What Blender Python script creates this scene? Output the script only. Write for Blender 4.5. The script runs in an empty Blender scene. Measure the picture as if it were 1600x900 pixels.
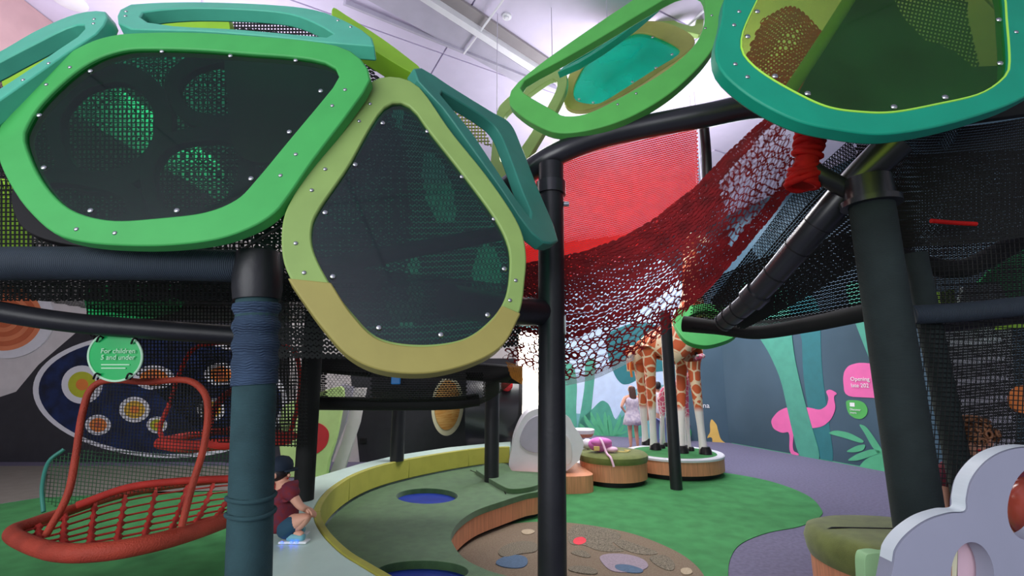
import bpy, bmesh, math, random
import numpy as np
from mathutils import Vector, Matrix
random.seed(7); rng = np.random.default_rng(7)
SC = bpy.context.scene; COL = SC.collection
# ------------------------------------------------------------------ camera
FPX, PITCH, CH = 720.0, math.radians(11.0), 1.45
cam_d = bpy.data.cameras.new('camera'); cam = bpy.data.objects.new('camera', cam_d); COL.objects.link(cam)
cam_d.sensor_width = 36.0; cam_d.lens = 36.0*FPX/1600.0; cam_d.clip_start = .05; cam_d.clip_end = 200
cam.location = (0, 0, CH); cam.rotation_euler = (math.pi/2+PITCH, 0, 0); SC.camera = cam
# ------------------------------------------------------------------ world, lights, exposure
w = bpy.data.worlds.new('world'); SC.world = w; w.use_nodes = True
bg = w.node_tree.nodes['Background']; bg.inputs[0].default_value = (.86, .86, 1.0, 1); bg.inputs[1].default_value = .42
def area(name, loc, rot, sx, sy, energy, col=(1, 1, 1)):
    l = bpy.data.lights.new(name, 'AREA'); l.shape = 'RECTANGLE'; l.size = sx; l.size_y = sy; l.energy = energy; l.color = col
    o = bpy.data.objects.new(name, l); COL.objects.link(o); o.location = loc; o.rotation_euler = rot; return o
area('rear_window_daylight', (-3.4, -3.8, 3.1), (math.radians(84), 0, math.radians(-30)), 7, 3.6, 235, (.95, .97, 1.0))
area('overhead_fill_exhibit', (3.2, 9.0, 5.0), (0, 0, 0), 3.2, 2.4, 190, (.93, .93, 1.0))  # unseen fill lamp added overhead to brighten the exhibit floor
area('overhead_fill_seating', (0.7, 5.4, 5.0), (0, 0, 0), 2.2, 1.4, 95, (1.0, .97, .92))  # added overhead fill for the seating, no fixture there
area('overhead_fill_left', (-5.3, 6.2, 5.0), (0, 0, 0), 2.0, 2.0, 105, (1.0, .93, .86))  # added fill lamp that lifts the left wall
area('ceiling_fill', (1.6, 5.6, 3.7), (math.pi, 0, 0), 2.4, 2.4, 70, (.93, .9, 1.0))  # invisible uplight added to brighten the ceiling
area('ceiling_fill', (-3.2, 3.9, 3.9), (math.pi, 0, 0), 2.4, 1.6, 34, (.95, .9, 1.0))  # second added uplight, unseen, for the left ceiling
vs = SC.view_settings; vs.view_transform = 'Standard'; vs.look = 'None'; vs.gamma = 1; vs.use_curve_mapping = False; vs.exposure = 0.62
# ------------------------------------------------------------------ geometry helpers
C_, S_ = math.cos(PITCH), math.sin(PITCH)
def ray(px, py):
    x = (px-800)/FPX; v = (450-py)/FPX
    return np.array([x, C_-v*S_, S_+v*C_])
ORG = np.array([0, 0, CH])
def P(px, py, Y):
    d = ray(px, py); return ORG+d*(Y/d[1])
def F(px, py, z=0.):
    d = ray(px, py); return ORG+d*((z-CH)/d[2])
def plane3(a, b, c):
    a, b, c = (P(*q) for q in (a, b, c)); n = np.cross(b-a, c-a); n = n/np.linalg.norm(n)
    if n @ (a-ORG) > 0: n = -n
    return a, n
def onplane(px, py, pl, off=0.):
    a, n = pl; d = ray(px, py); return ORG+d*((n @ (a+n*off-ORG))/(n @ d))
def cr_pts(pts, n, closed=False):
    p = np.array(pts, float); m = len(p)
    if closed:
        t = np.arange(n)*m/n; i = np.floor(t).astype(int); f = (t-i)[:, None]
        g = lambda k: p[(i+k) % m]
    else:
        t = np.linspace(0, m-1, n); i = np.minimum(np.floor(t).astype(int), m-2); f = (t-i)[:, None]
        ext = np.vstack([2*p[0]-p[1], p, 2*p[-1]-p[-2]]); g = lambda k: ext[i+1+k]
    a, b, c, d = g(-1), g(0), g(1), g(2)
    return .5*((2*b)+(c-a)*f+(2*a-5*b+4*c-d)*f**2+(3*b-a-3*c+d)*f**3)
def chaikin(p, n=3):
    p = np.array(p)
    for _ in range(n): q = np.roll(p, -1, 0); p = np.stack([p*.75+q*.25, p*.25+q*.75], 1).reshape(-1, 3)
    return list(p)
def tag(o, label, cat, group=None, kind=None):
    if label: o['label'] = label
    if cat: o['category'] = cat
    if group: o['group'] = group
    if kind: o['kind'] = kind
    return o
def struct(o): o['kind'] = 'structure'; return o
def thing(name, label, cat, loc, group=None):
    o = bpy.data.objects.new(name, None); COL.objects.link(o); o.location = loc; o.empty_display_size = .1
    return tag(o, label, cat, group)
def wloc(o):
    l = Vector(o.location)
    if o.parent: l = l + wloc(o.parent)
    return l
def place(o, loc, parent):
    if parent is not None:
        o.parent = parent; o.location = Vector(loc)-wloc(parent)
    else: o.location = loc
def mobj(name, verts, faces, mat, parent=None, smooth=None, origin=None):
    v = np.array(verts, float)
    c = np.array([(v[:, 0].min()+v[:, 0].max())/2, (v[:, 1].min()+v[:, 1].max())/2, v[:, 2].min()]) if origin is None else np.array(origin, float)
    me = bpy.data.meshes.new(name)
    if isinstance(faces, np.ndarray):
        nf, k = faces.shape
        me.vertices.add(len(v)); me.vertices.foreach_set('co', (v-c).astype(np.float32).ravel())
        me.loops.add(nf*k); me.loops.foreach_set('vertex_index', faces.astype(np.int32).ravel())
        me.polygons.add(nf); me.polygons.foreach_set('loop_start', np.arange(nf, dtype=np.int32)*k)
        me.update(calc_edges=True)
    else:
        me.from_pydata((v-c).tolist(), [], faces); me.update()
    if mat: me.materials.append(mat)
    if smooth is not None:
        me.polygons.foreach_set('use_smooth', [True]*len(me.polygons))
        if smooth < 179: me.set_sharp_from_angle(angle=math.radians(smooth))
    o = bpy.data.objects.new(name, me); COL.objects.link(o); place(o, c, parent)
    return o
def fixn(o):
    bm = bmesh.new(); bm.from_mesh(o.data); bmesh.ops.recalc_face_normals(bm, faces=bm.faces); bm.to_mesh(o.data); bm.free(); return o
def bevel(o, w=.006, seg=2, ang=40):
    b = o.modifiers.new('bevel', 'BEVEL'); b.width = w; b.segments = seg; b.limit_method = 'ANGLE'; b.angle_limit = math.radians(ang); return o
def extr(name, loops, back, mat, parent=None, smooth=35, bev=0.):
    """front loops (3D, outer then holes) filled, extruded by vector back"""
    back = np.array(back, float); bm = bmesh.new(); allv = []; edges = []; idx = []
    for lp in loops:
        vs_ = [bm.verts.new(p) for p in lp]; idx.append(vs_); allv += vs_
        edges += [bm.edges.new((vs_[i], vs_[(i+1) % len(vs_)])) for i in range(len(vs_))]
    bmesh.ops.triangle_fill(bm, use_beauty=True, use_dissolve=False, edges=edges)
    bm.verts.index_update(); vv = [np.array(v.co) for v in bm.verts]; ff = [[v.index for v in f.verts] for f in bm.faces]
    li = [[v.index for v in l] for l in idx]; n = len(vv); bm.free()
    V = vv+[p+back for p in vv]; FF = ff+[[i+n for i in f[::-1]] for f in ff]
    for l in li:
        for i in range(len(l)):
            a, b = l[i], l[(i+1) % len(l)]; FF.append([a, b, b+n, a+n])
    o = fixn(mobj(name, V, FF, mat, parent))
    if smooth:
        o.data.polygons.foreach_set('use_smooth', [True]*len(o.data.polygons)); o.data.set_sharp_from_angle(angle=math.radians(smooth))
    if bev: bevel(o, bev)
    return o
def box(name, lo, hi, mat, parent=None, bev=0., rotz=0.):
    lo, hi = np.array(lo, float), np.array(hi, float); c = (lo+hi)/2
    V = [[(lo, hi)[i][0], (lo, hi)[j][1], (lo, hi)[k][2]] for i in (0, 1) for j in (0, 1) for k in (0, 1)]
    if rotz:
        R = np.array([[math.cos(rotz), -math.sin(rotz), 0], [math.sin(rotz), math.cos(rotz), 0], [0, 0, 1]]); V = [(R @ (np.array(p)-c))+c for p in V]
    o = mobj(name, V, [[0, 1, 3, 2], [4, 6, 7, 5], [0, 4, 5, 1], [2, 3, 7, 6], [0, 2, 6, 4], [1, 5, 7, 3]], mat, parent)
    if bev: bevel(o, bev)
    return o
def tube_geo(pts, r, sides=12, closed=False):
    p = np.array(pts, float); n = len(p); r = np.full(n, r) if np.isscalar(r) else np.interp(np.linspace(0, 1, n), np.linspace(0, 1, len(r)), r)
    t = np.roll(p, -1, 0)-np.roll(p, 1, 0) if closed else np.gradient(p, axis=0)
    t /= np.linalg.norm(t, axis=1)[:, None]+1e-12
    u = np.cross(t[0], [0, 0, 1.]);
    if np.linalg.norm(u) < .1: u = np.cross(t[0], [1., 0, 0])
    V = []; a = np.arange(sides)*2*math.pi/sides
    for i in range(n):
        u = u-t[i]*(u @ t[i]); u /= np.linalg.norm(u); b = np.cross(t[i], u)
        V.append(p[i]+r[i]*(np.cos(a)[:, None]*u+np.sin(a)[:, None]*b))
    V = np.vstack(V); Fc = []
    for i in range(n if closed else n-1):
        j = (i+1) % n
        for k in range(sides):
            l = (k+1) % sides; Fc.append([i*sides+k, i*sides+l, j*sides+l, j*sides+k])
    if not closed: Fc += [list(range(sides))[::-1], [(n-1)*sides+k for k in range(sides)]]
    return V.tolist(), Fc
def join_geo(gs):
    V = []; Fc = []
    for v, f in gs:
        o = len(V); V += list(v); Fc += [[i+o for i in q] for q in f]
    return V, Fc
def tube(name, pts, r, mat, parent=None, sides=14, closed=False, n=None):
    if n: pts = cr_pts(pts, n, closed)
    v, f = tube_geo(pts, r, sides, closed); return mobj(name, v, f, mat, parent, smooth=50)
def lathe(name, prof, c, mat, parent=None, seg=48, sx=1., sy=1., smooth=40):
    V = []; Fc = []; m = len(prof)
    for k in range(seg):
        a = 2*math.pi*k/seg
        for r, z in prof: V.append([c[0]+sx*r*math.cos(a), c[1]+sy*r*math.sin(a), c[2]+z])
    for k in range(seg):
        l = (k+1) % seg
        for i in range(m-1): Fc.append([k*m+i, l*m+i, l*m+i+1, k*m+i+1])
    o = mobj(name, V, Fc, mat, parent, origin=c)
    bm = bmesh.new(); bm.from_mesh(o.data); bmesh.ops.remove_doubles(bm, verts=bm.verts, dist=1e-5); bmesh.ops.recalc_face_normals(bm, faces=bm.faces); bm.to_mesh(o.data); bm.free()
    o.data.polygons.foreach_set('use_smooth', [True]*len(o.data.polygons)); o.data.set_sharp_from_angle(angle=math.radians(smooth)); return o
def surf(ctrl):
    c = np.array(ctrl, float)                       # rows x cols x 3
    def w_(t, m):
        t = np.clip(t, 0, 1)*(m-1); i = np.minimum(np.floor(t).astype(int), m-2); f = t-i
        return i, (.5*(-f+2*f**2-f**3), .5*(2-5*f**2+3*f**3), .5*(f+4*f**2-3*f**3), .5*(-f**2+f**3))
    def pad(a): return np.concatenate([2*a[:1]-a[1:2], a, 2*a[-1:]-a[-2:-1]], 0)
    g = pad(c); g = np.swapaxes(pad(np.swapaxes(g, 0, 1)), 0, 1)
    R, K = c.shape[:2]
    def S(u, v):
        i, wu = w_(v, R); j, wv = w_(u, K); out = np.zeros(u.shape+(3,))
        for a in range(4):
            for b in range(4): out += (wu[a]*wv[b])[..., None]*g[i+a, j+b]
        return out
    return S
def crochet(name, ctrl, nu, nv, hole, mat, parent=None, k=8, thick=.006, brick=True, jit=.12, warp=0.):
    """a knotted sheet: every mesh of the net is a real opening; hole(u,v)->0..1 opening size"""
    S = surf(ctrl); iu, iv = np.meshgrid(np.arange(nu), np.arange(nv)); iu = iu.ravel(); iv = iv.ravel()
    sh = (iv % 2)*.5 if brick else 0.
    cu = (iu+.5+sh)/(nu+(.5 if brick else 0)); cv = (iv+.5)/nv; du = .5/(nu+(.5 if brick else 0)); dv = .5/nv
    h = np.clip(hole(cu, cv)+rng.normal(0, jit, cu.shape)*.5, .04, .95)[:, None]
    a = (np.arange(k)+.5)*2*math.pi/k; ca, sa = np.cos(a), np.sin(a); mx = np.maximum(abs(ca), abs(sa))
    ox, oy = (ca/mx)[None], (sa/mx)[None]
    rx, ry = (ca[None]*.6+ox*.4)*h, (sa[None]*.6+oy*.4)*h
    ju = rng.normal(0, jit, cu.shape)[:, None]*(1-h)*.6; jv = rng.normal(0, jit, cu.shape)[:, None]*(1-h)*.6
    uo, vo = cu[:, None]+ox*du, cv[:, None]+oy*dv; ui, vi = cu[:, None]+(rx+ju)*du, cv[:, None]+(ry+jv)*dv
    if warp:
        wu = lambda a, b: a+warp*(np.sin(b*41+3*np.sin(a*23))+.6*np.sin(a*67+b*29)); wv = lambda a, b: b+warp*1.6*(np.sin(a*53+2*np.sin(b*31))+.6*np.sin(b*71-a*37))
        uo, vo, ui, vi = wu(uo, vo), wv(uo, vo), wu(ui, vi), wv(ui, vi)
    A = S(uo, vo); B = S(ui, vi); n = len(cu)
    V = np.concatenate([A.reshape(-1, 3), B.reshape(-1, 3)]); b0 = np.arange(n)[:, None]*k; j = np.arange(k)[None]; j2 = (j+1) % k
    Fc = np.stack([b0+j, b0+j2, n*k+b0+j2, n*k+b0+j], -1).reshape(-1, 4)
    o = mobj(name, V, Fc, mat, parent)
    if thick:
        s = o.modifiers.new('thick', 'SOLIDIFY'); s.thickness = thick; s.offset = 0; s.use_rim = False
    return o
def net_poly(name, poly, pl, sp, rad, mat, parent=None, rot=0., off=0., sp2=None):
    """square mesh of straight threads clipped to an outline on a plane"""
    q = np.array(poly, float); gs = []
    for ang, s in ((rot, sp), (rot+90, sp2 or sp)):
        ca, sa = math.cos(math.radians(ang)), math.sin(math.radians(ang)); R = np.array([[ca, sa], [-sa, ca]]); p = q @ R.T
        y = p[:, 1].min()+s*.5
        while y < p[:, 1].max():
            xs = []
            for i in range(len(p)):
                a, b = p[i], p[(i+1) % len(p)]
                if (a[1] > y) != (b[1] > y): xs.append(a[0]+(y-a[1])*(b[0]-a[0])/(b[1]-a[1]))
            xs.sort()
            for i in range(0, len(xs)-1, 2):
                e = [R.T @ np.array([xs[i], y]), R.T @ np.array([xs[i+1], y])]
                gs.append(tube_geo([onplane(e[0][0], e[0][1], pl, off), onplane(e[1][0], e[1][1], pl, off)], rad, 3))
            y += s
    v, f = join_geo(gs); return mobj(name, v, f, mat, parent)
def skin(name, vr, edges, mat, parent=None, sub=2):
    v = np.array([a[0] for a in vr], float); c = np.array([v[:, 0].mean(), v[:, 1].mean(), v[:, 2].min()])
    me = bpy.data.meshes.new(name); me.from_pydata((v-c).tolist(), edges, []); me.materials.append(mat)
    o = bpy.data.objects.new(name, me); COL.objects.link(o); place(o, c, parent)
    m = o.modifiers.new('skin', 'SKIN'); m.use_smooth_shade = True
    sv = me.skin_vertices[0].data
    for i, a in enumerate(vr):
        r = a[1]; sv[i].radius = (r, r) if np.isscalar(r) else r
        sv[i].use_root = (i == 0)
    s = o.modifiers.new('sub', 'SUBSURF'); s.levels = sub; s.render_levels = sub
    return o
def chain(*vr):
    return list(vr), [(i, i+1) for i in range(len(vr)-1)]
def ell(name, c, r, mat, parent=None, seg=20, rings=12, rot=None):
    V = []; Fc = []
    for i in range(rings+1):
        a = math.pi*i/rings
        for j in range(seg):
            b = 2*math.pi*j/seg; p = np.array([r[0]*math.sin(a)*math.cos(b), r[1]*math.sin(a)*math.sin(b), r[2]*math.cos(a)])
            if rot is not None: p = rot @ p
            V.append(p+np.array(c))
    for i in range(rings):
        for j in range(seg):
            k = (j+1) % seg; Fc.append([i*seg+j, (i+1)*seg+j, (i+1)*seg+k, i*seg+k])
    return mobj(name, V, Fc, mat, parent, smooth=180)
def text(name, body, size, mtx, mat, parent, ext=.002, align='LEFT'):
    cu = bpy.data.curves.new(name, 'FONT'); cu.body = body; cu.size = size; cu.extrude = ext; cu.align_x = align; cu.resolution_u = 3
    t = bpy.data.objects.new(name, cu); COL.objects.link(t); bpy.context.view_layer.update()
    me = bpy.data.meshes.new_from_object(t.evaluated_get(bpy.context.evaluated_depsgraph_get())); bpy.data.objects.remove(t); bpy.data.curves.remove(cu)
    me.materials.clear(); me.materials.append(mat); me.name = name
    o = bpy.data.objects.new(name, me); COL.objects.link(o); o.rotation_euler = mtx.to_euler(); place(o, mtx.translation, parent); return o
# ------------------------------------------------------------------ materials
def lin(c): return tuple(((x/255)/12.92 if x/255 <= .04045 else ((x/255+.055)/1.055)**2.4) for x in c)
def mat(name, rgb, rough=.55, var=.1, scale=6., bump=0., bscale=80., metal=0., spec=.4, stretch=None, wave=None, sheen=0., alt=None):
    m = bpy.data.materials.new(name); m.use_nodes = True; nt = m.node_tree; b = nt.nodes['Principled BSDF']
    c = lin(rgb); tc = nt.nodes.new('ShaderNodeTexCoord'); mp = nt.nodes.new('ShaderNodeMapping'); nt.links.new(tc.outputs['Object'], mp.inputs[0])
    if stretch: mp.inputs['Scale'].default_value = stretch
    no = nt.nodes.new('ShaderNodeTexNoise'); no.inputs['Scale'].default_value = scale; no.inputs['Detail'].default_value = 4; nt.links.new(mp.outputs[0], no.inputs['Vector'])
    mx = nt.nodes.new('ShaderNodeMix'); mx.data_type = 'RGBA'; a2 = lin(alt) if alt else tuple(min(1, x*(1+var)) for x in c)
    mx.inputs[6].default_value = (*[x*(1-var) for x in c], 1); mx.inputs[7].default_value = (*a2, 1)
    rp = nt.nodes.new('ShaderNodeMapRange'); rp.inputs[1].default_value = .35; rp.inputs[2].default_value = .65; nt.links.new(no.outputs['Fac'], rp.inputs[0])
    nt.links.new(rp.outputs[0], mx.inputs[0]); nt.links.new(mx.outputs[2], b.inputs['Base Color'])
    b.inputs['Roughness'].default_value = rough; b.inputs['Metallic'].default_value = metal; b.inputs['Specular IOR Level'].default_value = spec
    if sheen: b.inputs['Sheen Weight'].default_value = sheen
    if bump or wave:
        bp = nt.nodes.new('ShaderNodeBump'); bp.inputs['Strength'].default_value = bump or .5; bp.inputs['Distance'].default_value = .01
        if wave:
            wv = nt.nodes.new('ShaderNodeTexWave'); wv.bands_direction = wave[0]; wv.inputs['Scale'].default_value = wave[1]; wv.inputs['Distortion'].default_value = wave[2]
            wv.inputs['Detail Scale'].default_value = .6; nt.links.new(tc.outputs['Object'], wv.inputs['Vector']); nt.links.new(wv.outputs['Fac'], bp.inputs['Height'])
        else:
            n2 = nt.nodes.new('ShaderNodeTexNoise'); n2.inputs['Scale'].default_value = bscale; nt.links.new(tc.outputs['Object'], n2.inputs['Vector']); nt.links.new(n2.outputs['Fac'], bp.inputs['Height'])
        nt.links.new(bp.outputs[0], b.inputs['Normal'])
    return m
def glass(name, tint, refl=.06, rough=.06, body=.0, bodycol=(60, 70, 72)):
    m = bpy.data.materials.new(name); m.use_nodes = True; nt = m.node_tree; nt.nodes.clear(); N = nt.nodes.new
    out = N('ShaderNodeOutputMaterial'); t = N('ShaderNodeBsdfTransparent'); t.inputs[0].default_value = (*tint, 1)
    g = N('ShaderNodeBsdfGlossy'); g.inputs['Roughness'].default_value = rough; g.inputs[0].default_value = (1, 1, 1, 1)
    d = N('ShaderNodeBsdfDiffuse'); d.inputs[0].default_value = (*lin(bodycol), 1)
    m0 = N('ShaderNodeMixShader'); no = N('ShaderNodeTexNoise'); no.inputs['Scale'].default_value = 2.2; ma = N('ShaderNodeMath'); ma.operation = 'MULTIPLY'; ma.inputs[1].default_value = body*2
    tc = N('ShaderNodeTexCoord'); nt.links.new(tc.outputs['Object'], no.inputs['Vector']); nt.links.new(no.outputs['Fac'], ma.inputs[0]); nt.links.new(ma.outputs[0], m0.inputs[0])
    nt.links.new(t.outputs[0], m0.inputs[1]); nt.links.new(d.outputs[0], m0.inputs[2])
    m1 = N('ShaderNodeMixShader'); m1.inputs[0].default_value = refl; nt.links.new(m0.outputs[0], m1.inputs[1]); nt.links.new(g.outputs[0], m1.inputs[2]); nt.links.new(m1.outputs[0], out.inputs[0])
    return m
def emit(name, rgb, s):
    m = bpy.data.materials.new(name); m.use_nodes = True; nt = m.node_tree; b = nt.nodes['Principled BSDF']
    b.inputs['Base Color'].default_value = (*lin(rgb), 1); b.inputs['Emission Color'].default_value = (*lin(rgb), 1); b.inputs['Emission Strength'].default_value = s; return m
def patches(name, body, line, scale, white, z0, z1):
    m = mat(name, body, .5); nt = m.node_tree; N = nt.nodes.new; b = nt.nodes['Principled BSDF']; tc = N('ShaderNodeTexCoord')
    v = N('ShaderNodeTexVoronoi'); v.feature = 'DISTANCE_TO_EDGE'; v.inputs['Scale'].default_value = scale; nt.links.new(tc.outputs['Object'], v.inputs['Vector'])
    g = N('ShaderNodeMath'); g.operation = 'GREATER_THAN'; g.inputs[1].default_value = .07; nt.links.new(v.outputs['Distance'], g.inputs[0])
    m1 = N('ShaderNodeMix'); m1.data_type = 'RGBA'; m1.inputs[6].default_value = (*lin(line), 1); m1.inputs[7].default_value = (*lin(body), 1); nt.links.new(g.outputs[0], m1.inputs[0])
    s = N('ShaderNodeSeparateXYZ'); nt.links.new(tc.outputs['Object'], s.inputs[0]); r = N('ShaderNodeMapRange'); r.inputs[1].default_value = z0; r.inputs[2].default_value = z1; nt.links.new(s.outputs[2], r.inputs[0])
    m2 = N('ShaderNodeMix'); m2.data_type = 'RGBA'; m2.inputs[6].default_value = (*lin(white), 1); nt.links.new(r.outputs[0], m2.inputs[0]); nt.links.new(m1.outputs[2], m2.inputs[7]); nt.links.new(m2.outputs[2], b.inputs['Base Color'])
    return m
M = {}
M['green'] = mat('powder_green', (70, 176, 88), .5, .05)
M['teal'] = mat('powder_teal', (84, 190, 158), .45, .05)
M['teal2'] = mat('powder_deep_teal', (16, 158, 124), .45, .05)
M['teal3'] = mat('powder_dark_teal', (58, 140, 122), .45, .06)
M['lime'] = mat('powder_olive_lime', (146, 178, 98), .5, .05)
M['lime2'] = mat('powder_lime', (150, 205, 50), .5, .06)
M['lgreen'] = mat('powder_light_green', (98, 192, 92), .5, .05)
M['olive'] = mat('powder_olive', (158, 162, 84), .55, .08)
M['cover'] = mat('vinyl_khaki', (164, 156, 84), .5, .05)
M['chrome'] = mat('bolt_steel', (200, 205, 205), .25, .03, metal=1)
M['smoke'] = glass('smoked_green_acrylic', (.08, .58, .34), .05, .05, .045, (34, 42, 44))
M['smoke2'] = glass('smoked_green_acrylic_sheen', (.08, .52, .36), .06, .05, .17, (44, 55, 61))  # grey diffuse body paints the reflected sheen of the pane
M['tealgl'] = glass('turquoise_acrylic', (.03, .62, .46), .06, .08, .45, (10, 180, 150))
M['limegl'] = glass('yellow_green_acrylic', (.62, .74, .26), .04, .05, .16, (64, 136, 78))
M['edge'] = mat('lime_edge_glow_paint', (190, 255, 90), .3, .02)  # acrylic edge glow painted as bright lime, no emission
M['black'] = mat('black_foam_sleeve', (34, 36, 40), .42, .15, bump=.1, bscale=40)
M['blackm'] = mat('black_steel_pipe', (40, 42, 46), .28, .1, spec=.6)
M['ropeZ'] = mat('dark_wrapped_rope_post', (34, 46, 45), .8, .15, bump=.3, wave=('Z', 60, .6))
M['ropeX'] = mat('slate_wrapped_rope_beam', (44, 56, 66), .7, .12, wave=('X', 40, .4))
M['cloth'] = mat('teal_grey_stretch_wrap', (46, 76, 80), .85, .18, bump=.25, wave=('Z', 75, 1.2))
M['bluecl'] = mat('bunched_blue_wrap', (54, 74, 98), .85, .2, bump=.6, wave=('Z', 30, 9))
M['net'] = mat('black_netting', (22, 25, 24), .8, .2)
M['netg'] = mat('green_netting', (38, 84, 50), .8, .2)
M['red'] = mat('red_knit', (214, 34, 30), .75, .2, 14)
_nt = M['red'].node_tree; _t = _nt.nodes.new('ShaderNodeBsdfTranslucent'); _t.inputs[0].default_value = (*lin((235, 40, 34)), 1); _m = _nt.nodes.new('ShaderNodeMixShader'); _m.inputs[0].default_value = .45
_nt.links.new(_nt.nodes['Principled BSDF'].outputs[0], _m.inputs[1]); _nt.links.new(_t.outputs[0], _m.inputs[2]); _nt.links.new(_m.outputs[0], _nt.nodes['Material Output'].inputs[0])
M['slot'] = mat('dim_ceiling_recess', (146, 140, 142), .7, .04)
M['redd'] = mat('shaded_red_crochet', (128, 18, 24), .8, .3, 10)  # red darkened so the colour carries the hammock's shadow
M['redo'] = mat('orange_red_wrap', (170, 64, 44), .65, .15, bump=.5, bscale=120)
M['rope'] = mat('red_rope', (190, 52, 42), .7, .2, bump=.5, bscale=150)
M['pale'] = mat('pale_crochet_edging', (190, 205, 205), .8, .1)
M['white'] = mat('white_paint', (226, 226, 232), .45, .03)
M['wallw'] = mat('white_wall_paint', (214, 208, 208), .7, .04)
M['ceil'] = mat('ceiling_lilac_white', (208, 200, 222), .8, .02)
M['pinkw'] = mat('blush_soffit', (200, 164, 164), .8, .04)
M['track'] = mat('grey_lighting_slot', (178, 174, 190), .6, .04)
M['dkwall'] = mat('charcoal_wall', (46, 46, 52), .5, .1)
M['greyw'] = mat('grey_vinyl', (128, 124, 116), .6, .08)
M['purple'] = mat('mauve_carpet', (106, 102, 126), .95, .12, 30, bump=.3, bscale=300)
M['greenc'] = mat('green_carpet', (62, 134, 76), .95, .14, 5, bump=.3, bscale=300)
M['mint'] = mat('white_vinyl_green_cast', (196, 222, 210), .35, .03)  # white vinyl with the green light under the canopy mixed into its colour
M['ubk'] = mat('lime_backrest_vinyl', (172, 170, 74), .5, .06)
M['useat'] = mat('moss_green_upholstery', (72, 106, 66), .85, .14, 12, bump=.3, bscale=200, sheen=.2)
M['uol'] = mat('olive_upholstery', (112, 122, 62), .85, .14, 12, bump=.3, bscale=200, sheen=.2)
M['blue'] = mat('royal_blue_vinyl', (20, 48, 140), .5, .15)
M['wood'] = mat('pale_timber', (214, 144, 106), .5, .14, 5, stretch=(14, 14, .6))
M['kick'] = mat('dark_kickboard', (20, 20, 22), .6)
M['sand'] = mat('sandy_rug', (150, 136, 112), .95, .2, 90, bump=.5, bscale=250, alt=(120, 100, 84))
M['rugd'] = mat('speckled_brown_rug', (70, 62, 50), .95, .3, 160, alt=(150, 140, 120))
M['rugl'] = mat('lilac_rug', (150, 136, 146), .95, .12, 90)
M['rugb'] = mat('blue_grey_rug', (84, 106, 130), .95, .12, 90)
M['rugt'] = mat('tan_rug', (176, 160, 134), .95, .1, 90)
M['rugr'] = mat('red_rug_spot', (226, 70, 82), .95, .05)
M['mural'] = mat('mural_slate_teal', (50, 78, 92), .6, .1, .5, alt=(66, 92, 108))
M['mural2'] = mat('mural_sea_teal', (112, 172, 178), .6, .08, .5)
M['tree'] = mat('mural_tree_green', (76, 158, 136), .6, .06)
M['tree2'] = mat('mural_tree_teal', (42, 116, 122), .6, .06)
M['fern'] = mat('mural_fern_green', (84, 176, 130), .6, .06)
M['sky'] = mat('mural_sky_blue', (192, 214, 240), .6, .04)
M['pink'] = mat('mural_pink', (236, 108, 172), .6, .03)
M['wallaby'] = mat('mural_yellow', (226, 186, 96), .6, .04)
M['dropg'] = mat('print_green', (84, 180, 90), .6, .03)
M['ink'] = mat('white_ink', (240, 240, 240), .6, .01)
M['signg'] = mat('sign_green_acrylic', (20, 186, 96), .3, .06)
M['signt'] = mat('sign_pale_ink', (205, 250, 215), .5, .01)
M['navy'] = mat('navy_mottled_print', (14, 24, 52), .6, .3, 4, alt=(18, 42, 92))
M['coral'] = mat('coral_print', (226, 134, 92), .6, .05)
M['coral2'] = mat('coral_dark_print', (200, 104, 66), .6, .05)
M['yel'] = mat('print_mustard', (220, 176, 60), .6, .06)
M['ylg'] = mat('print_yellow_green', (186, 190, 50), .6, .06)
M['orange'] = mat('print_orange', (232, 132, 60), .6, .06)
M['hornp'] = mat('orange_hatched_print', (226, 156, 70), .6, .1, 4, stretch=(1, 1, 8), alt=(240, 196, 120))
M['skin'] = mat('skin', (214, 160, 134), .55, .04)
M['hair'] = mat('brown_hair', (74, 50, 42), .6, .25, 40, stretch=(6, 6, 1))
M['hairb'] = mat('auburn_hair', (116, 76, 48), .6, .3, 40)
M['haird'] = mat('black_hair', (32, 26, 28), .5, .2, 40)
M['shirtr'] = mat('red_plaid_shirt', (132, 38, 44), .85, .25, 40, alt=(96, 40, 60))
M['shorts'] = mat('teal_blue_shorts', (36, 72, 92), .85, .12)
M['cap'] = mat('navy_cap', (20, 34, 50), .8, .12)
M['shoe'] = mat('light_blue_shoe', (110, 170, 180), .5, .1)
M['sole'] = mat('pale_sole', (220, 226, 226), .5, .04)
M['led'] = emit('blue_heel_light', (70, 90, 255), 3.)
M['dress'] = mat('white_patterned_dress', (226, 218, 226), .85, .1, 18, alt=(176, 168, 190))
M['shirtw'] = mat('white_tshirt', (228, 224, 230), .85, .06)
M['jeans'] = mat('washed_blue_trousers', (120, 130, 176), .85, .1)
M['hoof'] = mat('black_hoof', (24, 22, 24), .35, .1)
M['bag'] = mat('orchid_pink_bag', (220, 120, 196), .5, .06)
M['bagp'] = mat('pale_pink_strap', (234, 190, 214), .5, .04)
M['tagy'] = mat('straw_tag', (220, 196, 120), .6, .05)
M['copper'] = mat('copper_balloon', (190, 84, 66), .18, .1, spec=.8)
M['board'] = mat('shaded_white_board', (160, 164, 182), .5, .02)  # white face greyed, its shade put into the colour
M['boarde'] = mat('lit_board_edge_paint', (232, 244, 248), .4, .02)  # edge whitened to paint the light falling on it from upper left
M['tan'] = mat('tan_print', (190, 150, 112), .6, .04); M['cream'] = mat('cream_print', (236, 234, 196), .6, .03); M['rose'] = mat('rose_print', (230, 196, 208), .6, .03)
M['leafg'] = mat('pale_green_print', (170, 220, 160), .6, .04)
M['applel'] = mat('pale_apple_green', (190, 220, 140), .5, .05); M['cherry'] = mat('cherry_red', (190, 34, 40), .4, .06)
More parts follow.
